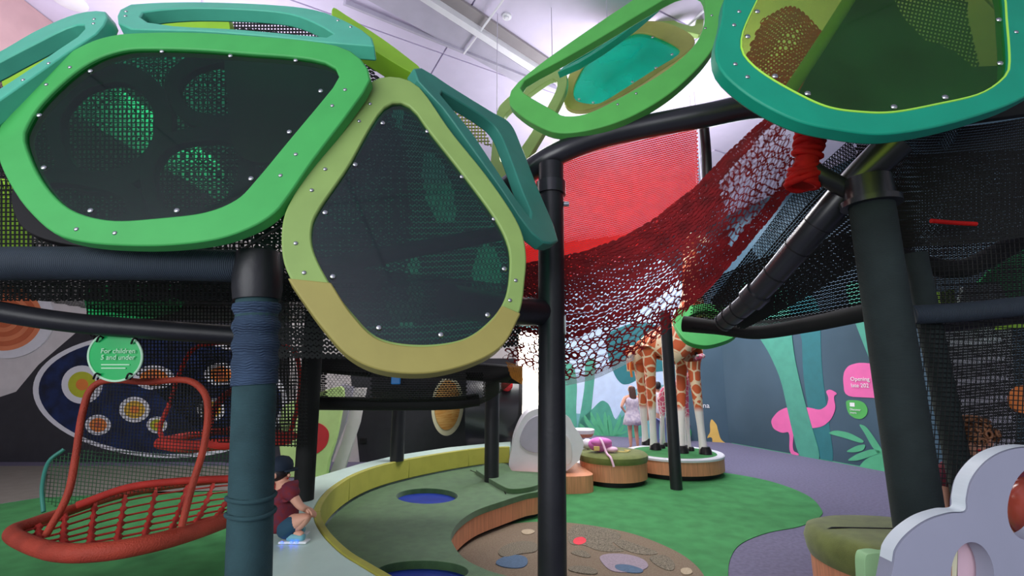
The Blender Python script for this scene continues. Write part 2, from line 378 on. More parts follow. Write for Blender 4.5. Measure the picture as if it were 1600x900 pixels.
M['skyblue'] = mat('blue_clip', (40, 140, 220), .4, .04)
M['daylight'] = emit('sunlit_window', (255, 244, 226), 9.)
M['orangeglow'] = mat('glow_tinted_net', (240, 150, 50), .7, .1)  # orange carries the warm window glow on the net
M['giraffe'] = patches('giraffe_coat', (206, 98, 56), (238, 214, 178), 5.5, (232, 228, 222), .60, .68)
M['calf'] = patches('pink_giraffe_coat', (226, 100, 138), (244, 220, 226), 11., (236, 230, 230), .48, .54)
# ================================================================== SETTING
HC = 5.2
struct(box('floor', (-9.5, -5, -.1), (9.5, 15, 0), M['purple']))
def ipoly(px, z): return [F(a, b, z) for a, b in px]
fl = bpy.data.objects['floor']
gr = [(1128, 738), (1200, 751), (1258, 772), (1283, 795), (1280, 808), (1250, 822), (1200, 832), (1160, 848), (1142, 870), (1138, 905), (1150, 990), (600, 990), (620, 780), (830, 752), (885, 742), (1000, 740), (1100, 738)]
extr('carpet_inlay', [cr_pts(ipoly(gr, .006), 120, True)], (0, 0, -.006), M['greenc'], fl)
extr('carpet_inlay', [ipoly([(-250, 830), (-80, 800), (60, 778), (250, 768), (440, 765), (440, 1010), (-250, 1010)], .006)], (0, 0, -.006), M['greenc'], fl)
extr('carpet_inlay', [ipoly([(440, 764), (470, 742), (560, 728), (640, 719), (720, 716), (760, 722), (620, 779)], .006)], (0, 0, -.006), M['greenc'], fl)
extr('vinyl_inlay', [ipoly([(-350, 790), (-150, 728), (440, 728), (440, 764), (60, 777), (-80, 799), (-250, 829)], .006)], (0, 0, -.006), M['greyw'], fl)
# back wall of the left hall (white and charcoal), end wall and mural walls
YB = 8.5
wb = struct(box('wall_back', (-9.5, YB, 0), (.12, YB+.15, HC), M['wallw']))
struct(box('wall_left', (-9.65, -5, 0), (-9.5, YB+.15, HC), M['wallw']))
A_, B_, Cc = np.array([4.92, 10.9]), np.array([7.9, .77]), np.array([-2.2, 14.37])
def wall_seg(name, p, q, m, th=.15):
    d = (q-p)/np.linalg.norm(q-p); n = np.array([d[1], -d[0]])
    if n @ (-p) > 0: n = -n
    V = [[*p, 0], [*q, 0], [*(q+n*th), 0], [*(p+n*th), 0]]
    return struct(extr(name, [[np.array(a, float) for a in V]], (0, 0, HC), m))
wr = wall_seg('wall_right', A_, B_, M['mural']); wf = wall_seg('wall_far', A_, Cc, M['mural'])
wrr = struct(box('wall_side', (7.9, -5, 0), (8.05, .77, HC), M['wallw']))
struct(box('wall_partition', (-.05, YB+.15, 0), (.10, 13.25, HC), M['wallw']))
def wplane(p, q):
    d = (q-p)/np.linalg.norm(q-p); n = np.array([d[1], -d[0], 0.])
    if n[:2] @ (-p) < 0: n = -n
    return np.array([*p, 0.]), n
WR, WF, WB = wplane(A_, B_), wplane(A_, Cc), (np.array([0, YB, 0.]), np.array([0, -1., 0]))
def decal(name, px, wp, layer, m, parent, smooth_n=0, th=.004):
    pts = px
    if smooth_n:
        pts = np.array(px, float)
        for _ in range(smooth_n): q = np.roll(pts, -1, 0); pts = np.stack([pts*.8+q*.2, pts*.2+q*.8], 1).reshape(-1, 2)
    lp = [onplane(a, b, wp, .004*layer+th) for a, b in pts]
    return extr(name, [lp], -wp[1]*th, m, parent, smooth=0)
def elpx(cx, cy, rx, ry, n=48, rot=0):
    c, s = math.cos(rot), math.sin(rot)
    return [(cx+rx*math.cos(a)*c-ry*math.sin(a)*s, cy+rx*math.cos(a)*s+ry*math.sin(a)*c) for a in np.linspace(0, 2*math.pi, n, endpoint=False)]
# right mural
decal('tree_print', [(1150, 455), (1281, 450), (1283, 573), (1295, 657), (1304, 727), (1280, 723), (1255, 600), (1252, 500)], WR, 0, M['tree2'], wr, 2)
decal('flamingo_print', [(1204, 657), (1215, 643), (1229, 636), (1262, 636), (1281, 641), (1292, 634), (1295, 622), (1290, 611), (1297, 608), (1309, 615), (1302, 619), (1306, 638), (1299, 655), (1285, 667), (1262, 670), (1240, 671), (1238, 704), (1248, 709), (1248, 712), (1233, 709), (1234, 674), (1222, 677), (1208, 670)], WR, 1, M['pink'], wr, 2)
decal('tree_print', [(1150, 440), (1230, 440), (1236, 515), (1242, 564), (1260, 639), (1286, 725), (1249, 719), (1234, 657), (1220, 592), (1201, 550), (1180, 518), (1165, 490)], WR, 2, M['tree'], wr, 2)
decal('tree_print', [(1318, 440), (1352, 440), (1358, 500), (1368, 585), (1350, 540), (1334, 499)], WR, 0, M['tree'], wr, 2)
for lf in ([(1292, 677), (1305, 672), (1327, 676), (1351, 689), (1346, 693), (1319, 684)], [(1341, 662), (1353, 666), (1366, 684), (1380, 706), (1373, 711), (1361, 696), (1351, 677)],
           [(1320, 706), (1339, 696), (1353, 694), (1349, 704), (1335, 707)], [(1322, 720), (1339, 709), (1363, 701), (1380, 706), (1358, 714), (1339, 720)], [(1339, 733), (1353, 716), (1388, 704), (1400, 720), (1398, 738), (1372, 737)]):
    decal('fern_leaf_print', lf, WR, 1, M['fern'], wr, 2)
decal('skirting_stripe_print', [(1143, 692), (1345, 728.5), (1345, 733), (1143, 696)], WR, 0, M['fern'], wr)
decal('wallaby_print', [(1111.6, 654), (1117, 660), (1120, 664), (1122, 673), (1126, 687), (1138, 695), (1130, 696), (1122, 693), (1113, 695), (1113, 684), (1109, 683), (1105, 685), (1106, 681), (1110, 675), (1109, 662)], WF, 1, M['wallaby'], wf, 2)
n1_ = decal('opening_notice_print', [(1317, 592), (1319, 580), (1326, 571), (1340, 567), (1352, 567), (1378, 570), (1398, 582), (1404, 600), (1404, 624), (1360, 621.5), (1320, 619.5)], WR, 1, M['pink'], wr, 2)
n2_ = decal('drop_notice_print', [(1321, 625), (1341, 625.5), (1351, 630), (1356, 639), (1354, 649), (1346, 655), (1336, 654), (1327, 648), (1323, 639)], WR, 1, M['dropg'], wr, 2)
def wtext(body, px, py, hpx, wp, m, parent, layer=2):
    o = onplane(px, py, wp, .004*layer+.004); t = onplane(px, py-hpx, wp, .004*layer+.004); size = np.linalg.norm(t-o)*1.02
    n = Vector(wp[1]); up = Vector((0, 0, 1)); x = up.cross(n); R = Matrix((x, up, n)).transposed().to_4x4(); R.translation = Vector(o)
    return text('lettering', body, size, R, m, parent)
wtext('Opening', 1329, 595, 8.5, WR, M['ink'], n1_, 3); wtext('late 202', 1330, 605, 8.5, WR, M['ink'], n1_, 3)
wtext('Discover', 1328, 641, 4.6, WR, M['ink'], n2_, 3); wtext('more', 1328.5, 646, 4.6, WR, M['ink'], n2_, 3)
decal('logo_print', [(1327.5, 629), (1335, 629.3), (1335.3, 635.5), (1328, 635)], WR, 2, M['ink'], n2_)
wtext('na', 1098, 637, 11, WF, M['ink'], wf, 3)
# far mural
decal('lagoon_print', [(800, 440), (1068, 440), (1072, 560), (1070, 640), (1072, 690), (800, 690)], WF, -.5, M['mural2'], wf)
decal('sky_print', [(880, 400), (1066, 400), (1066, 560), (1050, 585), (1040, 592), (1050, 600), (1030, 602), (1010, 598), (990, 610), (984, 630), (975, 634), (960, 660), (953, 632), (940, 624), (926, 640), (905, 648), (886, 640)], WF, 0, M['sky'], wf, 2)
decal('canopy_print', [(945, 520), (1000, 500), (1062, 520), (1062, 580), (1030, 580), (1010, 584), (985, 600), (972, 601), (962, 590), (950, 560)], WF, 1, M['tree2'], wf, 2)
decal('tree_print', [(914, 560), (932, 560), (928, 600), (923, 650), (918, 680), (900, 680), (908, 640), (914, 600)], WF, 1, M['tree'], wf, 2)
decal('tree_print', [(880, 565), (897, 570), (902, 600), (900, 640), (902, 680), (880, 680)], WF, 1, M['tree'], wf, 2)
decal('hedge_print', [(920, 645), (940, 624), (952, 632), (962, 660), (985, 640), (1010, 660), (1010, 684), (905, 684), (905, 655)], WF, 1, M['tree'], wf, 2)
for (bx_, tx, ty, wd) in ((936, 912, 646, 4), (942, 922, 640, 4), (946, 932, 641, 4), (950, 945, 640, 4), (955, 951, 645, 4), (958, 970, 645, 4), (962, 976, 660, 4), (962, 980, 672, 4), (930, 905, 660, 4)):
    decal('fern_leaf_print', [(bx_-3, 681), (tx+.25*(bx_-tx)-wd, ty+.45*(681-ty)), (tx, ty), (tx+.3*(bx_-tx)+wd, ty+.45*(681-ty)), (bx_+3, 681)], WF, 2, M['fern'], wf, 2)
# daylight opening at the end of the hall
wn = bpy.data.objects.new('window_1', None); COL.objects.link(wn); wn.location = onplane(832, 660, WF); struct(wn)
decal('window_pane', [(800, 520), (866, 520), (866, 652), (800, 652)], WF, 0, M['daylight'], wn)
for q in ([(797, 517), (801, 517), (801, 656), (797, 656)], [(865, 517), (869, 517), (869, 656), (865, 656)], [(797, 651), (869, 651), (869, 656), (797, 656)], [(797, 515), (869, 515), (869, 520), (797, 520)]):
    decal('window_frame', q, WF, 0, M['white'], wn, th=.04)
# left back wall prints: charcoal sweep, rings, big navy oval
decal('charcoal_print', [(-260, 700), (-60, 640), (25, 612), (60, 570), (130, 510), (160, 480), (300, 440), (452, 430), (452, 722), (-260, 722)], WB, 0, M['dkwall'], wb)
decal('charcoal_print', [(545, 560), (806, 560), (806, 722), (562, 722)], WB, 0, M['dkwall'], wb)
decal('ring_disc_print', elpx(8, 496, 76, 64), WB, 1, M['white'], wb, th=.03)
for i, k in enumerate((1, .86, .72, .58, .44, .30, .16)):
    decal('ring_print', elpx(4, 496, 62*k, 52*k), WB, 8+i*1.5, M['coral'] if i % 2 == 0 else M['coral2'], wb, th=.006)
decal('oval_rim_print', elpx(250, 618, 199, 97, 72, .06), WB, 1, M['white'], wb)
decal('oval_print', elpx(250, 618, 190, 91, 72, .06), WB, 2, M['navy'], wb)
for (x, y, rx, ry, m) in ((128, 601, 32, 30, 'ylg'), (210, 640, 24, 20, 'yel'), (153, 664, 20, 16, 'orange'), (245, 664, 16, 13, 'ylg'), (240, 590, 32, 19, 'orange'), (330, 640, 22, 18, 'yel'), (345, 585, 26, 18, 'orange')):
    dr_ = decal('dot_rim_print', elpx(x, y, rx, ry, 32), WB, 3, M['white'], wb); decal('dot_print', elpx(x, y, rx*.68, ry*.68, 32), WB, 4, M[m], dr_)
    decal('dot_centre_print', elpx(x, y, rx*.3, ry*.3, 20), WB, 5, M['orange' if m != 'orange' else 'coral2'], dr_)
decal('wall_socket', [(562, 685), (572, 685), (572, 692), (562, 692)], WB, 2, M['kick'], wb, th=.02)
decal('arrow_print', [(268, 700), (285, 686), (302, 697), (298, 701), (285, 691), (272, 703)], WB, 5, M['white'], wb)
# ceiling: flush panels with shadow gaps hung under a slab
cl = struct(box('ceiling', (-9.65, -5, HC), (9.5, 15, HC+.1), M['ceil']))
ux, uy = np.array([.874, .486]), np.array([-.486, .874]); c0 = F(697, 76, HC-.02)[:2]
pm = None
for i in range(-6, 7):
    for j in range(-5, 7):
        ctr = c0+ux*(i+.5)*2.4+uy*(j*1.7+.95)
        if not (-7.6 < ctr[0] < 5.6 and -3.6 < ctr[1] < 11): continue
        if ctr[1] > 10.9-(ctr[0]-4.92)*.45-1.5 or ctr[0] > 7.9-(ctr[1]-.77)*.295-1.5: continue
        if ctr[1] > 7.0 and ctr[0] < 2.2: continue
        if pm is None:
            pm = box('ceiling_panel', (-1.19, -.84, -.02), (1.19, .84, 0), M['ceil'], cl); po = pm
        else:
            po = pm.copy(); COL.objects.link(po)
        po.rotation_euler = (0, 0, math.atan2(ux[1], ux[0])); place(po, (ctr[0], ctr[1], HC-.02), cl)
def ceil_strip(name, px, z, th, m):
    o = extr(name, [[F(a, b, z) for a, b in px]], (0, 0, th), m, None, smooth=0); return struct(o)
ceil_strip('trim_1', [(556, -10), (640, -10), (852, 128), (838, 146)][:4], HC-.06, .035, M['track'])
ceil_strip('trim_2', [(640, -10), (650, -14), (856, 118), (852, 127)], HC-.12, .10, M['white'])
ceil_strip('trim_3', [(536, 8), (540, 6), (870, 140), (868, 143)], HC-.09, .05, M['track'])
ceil_strip('trim_4', [(652, -20), (690, -20), (862, 96), (857, 116)], HC-.05, .025, M['slot'])
struct(box('trim_5', (-9.5, 3.6, 4.35), (-4.9, YB, HC-.03), M['pinkw']))
sd = tag(lathe('smoke_detector', [(0, -.035), (.022, -.035), (.026, -.02), (.048, -.016), (.052, 0), (0, 0)], F(792, 25, HC-.02), M['white']), 'small white round smoke detector on the pale ceiling', 'detector')
tag(lathe('ceiling_speaker', [(0, -.02), (.12, -.02), (.15, -.008), (.15, 0), (0, 0)], F(108, 0, HC-.02)*np.array([1, 1, 1]), M['white']), 'flat round white speaker disc in the ceiling above the left canopy', 'speaker')
for i, (a, b) in enumerate((((725, 84), (792, -8)), ((1075, 40), (1150, -30)))):
    p, q = F(a[0], a[1], HC-.09), F(b[0], b[1], HC-.09)
    tag(tube('ceiling_rail', [p, q], .012, M['white'], sides=6), ('thin white rail crossing the grey lighting slot on the ceiling', 'thin white rail on the ceiling above the turquoise window panel')[i], 'rail')
# ================================================================== POLES AND BEAMS
def pole(name, label, p0, p1, r, m, group=None, extra=None):
    if extra is None:
        return tag(tube(name, np.linspace(p0, p1, 8), r, m, sides=20), label, 'pole', group)
    t = thing(name, label, 'pole', tuple(p0), group); tube('post', np.linspace(p0, p1, 8), r, m, t, sides=20); extra(t); return t
def vline(px0, py0, px1, py1, Y, z0, z1):
    a, b = P(px0, py0, Y), P(px1, py1, Y); f = lambda z: a+(b-a)*((z-a[2])/(b[2]-a[2])); return f(z0), f(z1)
p0, p1 = vline(402, 470, 389, 900, 1.98, 0, 1.95)
def ex(t):
    q0, q1 = vline(402, 470, 389, 900, 1.98, 1.42, 1.76)
    pts = np.linspace(q0, q1, 22); tube('bunched_wrap', pts, [.089+.005*math.sin(i*1.3)+.004*math.sin(i*5.1) for i in range(22)], M['bluecl'], t, sides=22)
    q0, q1 = vline(402, 470, 389, 900, 1.98, 1.78, 1.99); tube('joint', np.linspace(q0, q1, 5), [.094, .10, .10, .094, .09], M['black'], t, sides=20)
    for z in (.92, .98): a = p0+(p1-p0)*z/1.95; tube('wrap_fold', [a+.086*np.array([math.cos(k), math.sin(k), .05*math.sin(k*2)]) for k in np.linspace(0, 2*math.pi, 25)[:-1]], .009, M['cloth'], t, sides=8, closed=True)
pole('wrapped_pole', 'pole wrapped in teal grey cloth with bunched blue band below the slate rope beam', p0, p1, .083, M['cloth'], extra=ex)
p0, p1 = vline(861, 280, 863, 900, 2.9, 0, 2.86)
def ex(t):
    tube('collar', [p0+(p1-p0)*.925, p0+(p1-p0)*.955], .098, M['blackm'], t, sides=20)
    c = p0+(p1-p0)*.90; tube('clamp_bolt', [c+np.array([.08, -.02, 0]), c+np.array([.115, -.02, 0])], .018, M['chrome'], t, sides=10)
    c = p0+(p1-p0)*.62; box('latch', c+np.array([.078, -.03, -.06]), c+np.array([.09, 0, .06]), M['chrome'], t, .004)
pole('black_pole', 'smooth black pole rising in front of the red hammock net to the curved beam', p0, p1, .084, M['black'], extra=ex)
p0, p1 = vline(1363, 330, 1432, 790, 2.3, 0, 2.36)
def ex(t):
    lathe('collar', [(.10, 0), (.135, 0), (.135, .03), (.112, .035), (.108, .15), (.10, .15)], tuple(P(1361, 322, 2.3)), M['blackm'], t)
pole('rope_wrapped_pole', 'thick rope wrapped pole with a shiny black collar at its top', p0, p1, .10, M['ropeZ'], extra=ex)
b = F(1057, 765); pole('support_pole', 'slim black support pole standing on green carpet before the giraffe platform', b, (b[0], b[1], 2.35), .078, M['black'], 'slim black support poles')
b = F(768, 752, .27); pole('support_pole', 'slim black support pole standing on the moss green seat', b, (b[0], b[1], 1.5), .085, M['black'], 'slim black support poles')
b = F(620, 720, .5); pole('support_pole', 'slim black support pole standing on the pale ledge behind the backrest', b, (b[0], b[1], 1.2), .08, M['black'], 'slim black support poles')
b = F(474, 781, .5); pole('netted_pole', 'rough black pole behind the crouching child in the red shirt', b, (b[0]-.03, b[1], 2.0), .078, M['net'], 'slim black support poles')
p0, p1 = vline(1447, 480, 1500, 740, 2.75, 0, 2.2)
pole('rope_wrapped_pole', 'thin dark rope wrapped pole at the edge of the black net tower', p0, p1, .06, M['ropeZ'])
def pxpath(l): return [P(*q) for q in l]
def beam(name, label, l, r, m, n=40, cat='beam', sides=16): return tag(tube(name, pxpath(l), r, m, n=n, sides=sides), label, cat)
beam('rope_beam', 'slate rope wrapped beam running under the green framed window panel', [(-160, 418, 1.9), (0, 412, 1.9), (200, 412, 1.93), (345, 415, 1.97), (440, 420, 2.05)], .072, M['ropeX'])
beam('curved_beam', 'thick glossy black curved beam above the red hammock net', [(770, 310, 3.3), (800, 287, 3.12), (860, 246, 2.95), (930, 217, 2.9), (1000, 200, 2.85), (1100, 181, 2.75), (1190, 165, 2.65), (1300, 172, 2.5), (1400, 205, 2.35)], .078, M['blackm'], 60)
beam('strut', 'short black stub joining the curved beam to the light green frame', [(984, 196, 2.86), (991, 172, 2.84)], .03, M['black'], 4, 'strut')
beam('hanging_beam', 'plain black horizontal beam in front of the coral rings wall', [(-120, 462, 2.75), (0, 487, 2.8), (140, 507, 2.9), (380, 525, 3.0)], .062, M['black'])
beam('side_beam', 'black beam bridging the black pole and the khaki covered panel', [(700, 470, 2.2), (790, 484, 2.6), (845, 488, 2.88)], .085, M['black'])
# ================================================================== FRAMED PANELS OF THE CANOPY
bolt_me = None
def bolt(p, n, r, parent, m='chrome'):
    global bolt_me
    if bolt_me is None:
        o = lathe('bolt', [(0, .6), (.25, .58), (.3, .45), (.6, .42), (.9, .2), (1, 0), (0, 0)], (0, 0, 0), M['chrome'], None, 12); bolt_me = o.data; bpy.data.objects.remove(o)
    o = bpy.data.objects.new('bolt', bolt_me); COL.objects.link(o); o.rotation_euler = Vector((0, 0, 1)).rotation_difference(Vector(n)).to_euler(); o.scale = (r, r, r); place(o, p, parent)
def by_angle(px, c, N):
    d = cr_pts(px, 900, True); a = np.unwrap(np.arctan2(d[:, 1]-c[1], d[:, 0]-c[0]))
    if a[-1] < a[0]: a = a[::-1]; d = d[::-1]
    o = np.argsort(a); a, d = a[o], d[o]; t = np.linspace(-math.pi, math.pi, N, endpoint=False)
    t = (t-a[0]) % (2*math.pi)+a[0]
    aa = np.concatenate([a, [a[0]+2*math.pi]]); dd = np.vstack([d, d[:1]])
    return np.stack([np.interp(t, aa, dd[:, 0]), np.interp(t, aa, dd[:, 1])], 1)
def panel(name, label, outer, inner, pl3, m, gl=None, gb=(), fb=(), th=.055, group=None, cen=None, N=112, rim=None, br=.0125):
    pl = plane3(*pl3); c = np.mean(cr_pts(inner, 300, True), 0) if cen is None else cen
    o = by_angle(outer, c, N); i = by_angle(inner, c, N); base = onplane(*outer[0], pl)
    ctr = onplane(c[0], max(q[1] for q in outer), pl); t = thing(name, label, 'panel', tuple(ctr), group)
    V = [onplane(*q, pl) for q in o]+[onplane(*q, pl) for q in i]; V += [v-pl[1]*th for v in V]; Fc = []
    for k in range(N):
        l = (k+1) % N
        Fc += [[k, l, N+l, N+k], [2*N+k, 3*N+k, 3*N+l, 2*N+l], [k, 2*N+k, 2*N+l, l], [N+k, N+l, 3*N+l, 3*N+k]]
    fr = fixn(mobj('frame', V, Fc, m, t)); fr.data.polygons.foreach_set('use_smooth', [True]*len(fr.data.polygons)); fr.data.set_sharp_from_angle(angle=math.radians(40)); bevel(fr, .007, 2, 50)
    if gl:
        g = [c+(q-c)*1.012 for q in i]; pn = extr('pane', [[onplane(*q, pl, -.016) for q in g]], -pl[1]*.008, gl, t, smooth=0)
        if rim: tube('painted_glow_edge', [onplane(*q, pl, -.004) for q in i], .004, rim, t, sides=6, closed=True)  # edge glow put into the rim colour
    for q in gb: bolt(onplane(*q, pl, -.014), pl[1], br, pn)
    for q in fb: bolt(onplane(*q, pl, .001), pl[1], br*.75, fr)
    return t, pl
P1o = [(215, 51), (300, 50), (400, 56), (480, 63), (530, 72), (560, 88), (577, 112), (576, 130), (560, 154), (533, 191), (489, 249), (449, 307), (427, 333), (391, 355), (338, 373), (267, 382), (200, 383), (133, 378), (84, 364), (44, 329), (18, 293), (-2, 250), (-4, 208), (20, 152), (70, 105), (130, 70), (170, 56)]
P1i = [(235, 75), (311, 77), (390, 83), (467, 89), (511, 98), (529, 113), (524, 130), (502, 158), (450, 220), (400, 280), (369, 311), (320, 331), (249, 340), (178, 344), (124, 333), (89, 311), (58, 271), (38, 222), (40, 200), (62, 164), (107, 120), (147, 93), (191, 78)]
panel('window_panel', 'large bright green frame with a smoked pane above the slate rope beam', P1o, P1i, ((0, 385, 1.74), (577, 385, 1.74), (300, 55, 2.05)), M['green'], M['smoke'],
      [(141, 111), (253, 80), (360, 87), (462, 94), (501, 142), (452, 206), (392, 279), (276, 329), (141, 329), (68, 262), (61, 180)], [(109, 105), (72, 132), (539, 140), (519, 165), (462, 241), (438, 274), (179, 364), (119, 358)], group='framed canopy panels')
P2o = [(604, 119), (640, 125), (664, 146), (705, 205), (762, 276), (808, 345), (822, 392), (820, 440), (812, 488), (784, 536), (736, 563), (670, 579), (598, 575), (544, 550), (502, 503), (457, 440), (441, 398), (442, 344), (460, 302), (502, 236), (544, 170), (574, 131)]
P2i = [(598, 170), (622, 159), (646, 170), (670, 203), (724, 272), (772, 338), (793, 380), (797, 416), (790, 464), (766, 500), (724, 529), (658, 538), (592, 527), (550, 488), (514, 440), (490, 392), (487, 356), (499, 326), (544, 260), (574, 206)]
t2, pl2 = panel('window_panel', 'olive lime teardrop frame with a smoked pane and khaki padding along its bottom', P2o, P2i, ((440, 440, 1.74), (820, 440, 1.98), (610, 125, 2.08)), M['lime'], M['smoke2'],
      [(598, 192), (668, 205), (555, 257), (508, 332), (520, 432), (592, 512), (689, 523), (762, 492), (788, 420), (772, 342), (722, 276)], [(578, 162), (561, 189), (508, 264), (487, 297), (462, 380), (475, 426), (797, 469), (806, 438)], group='framed canopy panels', cen=(640, 400))
cv = [tuple(q) for q in cr_pts([(449, 434), (472, 468), (502, 509), (544, 555), (598, 579), (670, 583), (738, 567), (786, 539), (814, 490)], 50)]+[tuple(q) for q in cr_pts([(784, 477), (766, 502), (724, 531), (658, 541), (592, 530), (550, 491), (517, 441)], 40)]
extr('padding_cover', [[onplane(a, b, pl2, .012) for a, b in cv]], -pl2[1]*.085, M['cover'], t2, smooth=30, bev=.006)
panel('open_panel', 'pale teal open frame lying across the top of the smoked window panel', [(182, 28), (190, 12), (210, 6), (300, 3), (420, 7), (500, 17), (560, 43), (584, 62), (584, 72), (560, 73), (480, 62), (380, 52), (300, 47), (215, 46), (188, 38)],
      [(218, 24), (232, 17), (300, 12), (400, 15), (460, 23), (505, 42), (525, 57), (500, 58), (430, 51), (360, 45), (290, 42), (235, 36)], ((200, 46, 2.08), (580, 72, 2.08), (380, 5, 2.42)), M['teal'], fb=[(197, 18), (196, 25), (528, 32), (548, 42)], group='framed canopy panels', th=.075)
panel('open_panel', 'pale teal open frame at the side of the dome beside the blush soffit', [(-130, 190), (-120, 150), (-60, 110), (0, 80), (60, 46), (120, 21), (162, 17), (166, 30), (150, 52), (110, 78), (50, 120), (0, 155), (-60, 195), (-110, 205)],
      [(-95, 175), (-60, 130), (0, 96), (60, 65), (105, 43), (130, 38), (128, 52), (95, 75), (40, 112), (0, 138), (-60, 175)], ((-100, 200, 1.85), (165, 30, 2.15), (0, 80, 2.25)), M['teal'], fb=[(147, 30), (146, 37), (76, 99), (36, 125)], group='framed canopy panels', cen=(30, 102), th=.075)
panel('open_panel', 'dark teal open triangular frame between the olive teardrop and the black pole', [(646, 107), (662, 107), (705, 135), (765, 172), (797, 192), (815, 228), (840, 292), (871, 366), (868, 379), (848, 378), (822, 352), (782, 292), (732, 222), (690, 165), (655, 128)],
      [(684, 140), (714, 156), (758, 184), (780, 206), (798, 248), (818, 302), (836, 344), (820, 330), (786, 280), (738, 208), (700, 163)], ((650, 110, 2.12), (870, 375, 2.35), (800, 195, 2.6)), M['teal3'], group='framed canopy panels', cen=(765, 225), th=.07)
plL = plane3((660, 118, 2.55), (520, 14, 2.6), (590, 84, 2.5))
tag(extr('lime_edge', [[onplane(a, b, plL) for a, b in cr_pts([(520, 12), (545, 26), (600, 62), (640, 92), (656, 106), (652, 116), (620, 100), (560, 62), (525, 38)], 50, True)]], -plL[1]*.12, M['lime2'], bev=.006), 'long lime frame edge crossing behind the pale teal top frame', 'panel', 'framed canopy panels')
P7o = [(795, 158), (803, 135), (850, 95), (940, 32), (985, 2), (1040, -38), (1100, -55), (1136, -30), (1140, 15), (1120, 65), (1090, 106), (1040, 150), (980, 184), (920, 203), (870, 207), (832, 192), (804, 172)]
P7i = [(813, 138), (823, 123), (883, 90), (940, 57), (1015, 12), (1060, -12), (1095, -12), (1102, 25), (1087, 67), (1040, 110), (973, 150), (920, 176), (883, 181), (865, 172), (826, 150)]
panel('open_panel', 'light green open frame standing on the curved black beam', P7o, P7i, ((800, 165, 3.0), (920, 205, 2.78), (1130, -20, 2.85)), M['lgreen'], fb=[(1112, 24), (1102, 44), (994, 146), (965, 163)], group='framed canopy panels', cen=(960, 85), th=.07)
P8o = [(1140, -20), (1128, 30), (1118, 72), (1122, 100), (1140, 124), (1185, 158), (1247, 188), (1310, 202), (1380, 209), (1460, 198), (1540, 176), (1600, 152), (1660, 110), (1690, 40), (1670, -60), (1560, -150), (1380, -180), (1220, -140)]
P8i = [(1183, 0), (1163, 43), (1158, 67), (1163, 87), (1190, 113), (1240, 143), (1293, 167), (1347, 175), (1397, 175), (1463, 163), (1530, 147), (1567, 123), (1577, 100), (1573, 33), (1566, -20), (1530, -75), (1400, -110), (1270, -95), (1205, -45)]
panel('window_panel', 'deep teal frame holding a clear yellow green pane above the rope wrapped pole', P8o, P8i, ((1120, 100, 1.62), (1380, 209, 1.52), (1600, 20, 1.72)), M['teal2'], M['limegl'],
      [(1183, 18), (1168, 57), (1211, 119), (1262, 146), (1397, 167), (1477, 152), (1563, 99), (1561, 31)], [(1155, 18), (1147, 39), (1149, 100), (1168, 120), (1588, 50)], group='framed canopy panels', cen=(1370, 50), rim=M['edge'])
P9o = [(880, 152), (886, 125), (905, 88), (950, 52), (1000, 34), (1040, 35), (1075, 50), (1086, 66), (1065, 88), (1030, 112), (985, 142), (940, 164), (910, 172), (888, 168)]
P9i = [(903, 120), (927, 84), (953, 67), (987, 53), (1010, 52), (1040, 63), (1062, 77), (1056, 88), (1023, 108), (987, 131), (947, 156), (930, 162), (903, 158), (896, 145)]
panel('window_panel', 'olive frame with a turquoise pane seen through the light green frame', P9o, P9i, ((890, 165, 4.1), (1080, 70, 4.0), (950, 50, 4.3)), M['olive'], M['tealgl'], gb=[(905, 155), (927, 160), (988, 128), (1025, 106), (1050, 85), (1020, 58)], group='framed canopy panels', br=.016)
panel('open_panel', 'slim olive open frame beside the turquoise window panel', [(766, 262), (774, 185), (790, 155), (850, 112), (878, 108), (886, 122), (880, 150), (852, 202), (818, 256), (785, 290), (770, 285)], [(781, 250), (786, 190), (800, 168), (852, 128), (868, 124), (868, 142), (842, 188), (806, 240)], ((770, 270, 3.9), (880, 120, 4.0), (790, 155, 4.2)), M['lime'], group='framed canopy panels', cen=(820, 185))
panel('open_panel', 'small sage open frame above the turquoise window panel', [(1016, 22), (1022, 3), (1045, -25), (1092, -25), (1100, 20), (1096, 50), (1078, 50), (1030, 38)], [(1035, 18), (1045, 2), (1060, -8), (1086, -2), (1088, 30), (1080, 40), (1042, 27)], ((1020, 30, 4.3), (1098, 45, 4.2), (1050, -20, 4.5)), M['lime'], group='framed canopy panels')
panel('open_panel', 'thin teal frame edge seen inside the light green frame', [(866, 112), (886, 96), (950, 54), (1010, 12), (1026, 4), (1022, 14), (955, 66), (890, 106)], [(890, 99), (950, 59), (1005, 20), (1010, 18), (955, 60), (895, 101)], ((870, 110, 3.6), (1020, 10, 3.7), (950, 70, 3.5)), M['teal2'], group='framed canopy panels', N=64)
panel('open_panel', 'round bright green frame with lime rim hanging under the black net basket', [(1052, 500), (1062, 482), (1105, 474), (1145, 484), (1156, 502), (1150, 524), (1125, 536), (1098, 540), (1070, 530)], [(1072, 500), (1085, 490), (1110, 486), (1132, 494), (1138, 506), (1130, 516), (1108, 520), (1085, 516)], ((1052, 520, 5.2), (1155, 520, 5.2), (1105, 474, 5.6)), M['green'], M['limegl'], group='framed canopy panels')
for o_ in [q for q in bpy.data.objects if q.get('label', '').startswith(('slim olive open', 'small sage', 'olive frame with', 'round bright green', 'thin teal'))]:
    fv = [np.array(v.co)+np.array(wloc(c)) for c in o_.children if c.name.startswith('frame') for v in c.data.vertices]; fv.sort(key=lambda q: -q[2])
    for q in (fv[0], fv[len(fv)//3]): tube('cable', [q-np.array([0, 0, .01]), np.array([q[0], q[1], HC-.02])], .004, M['track'], o_, sides=5)
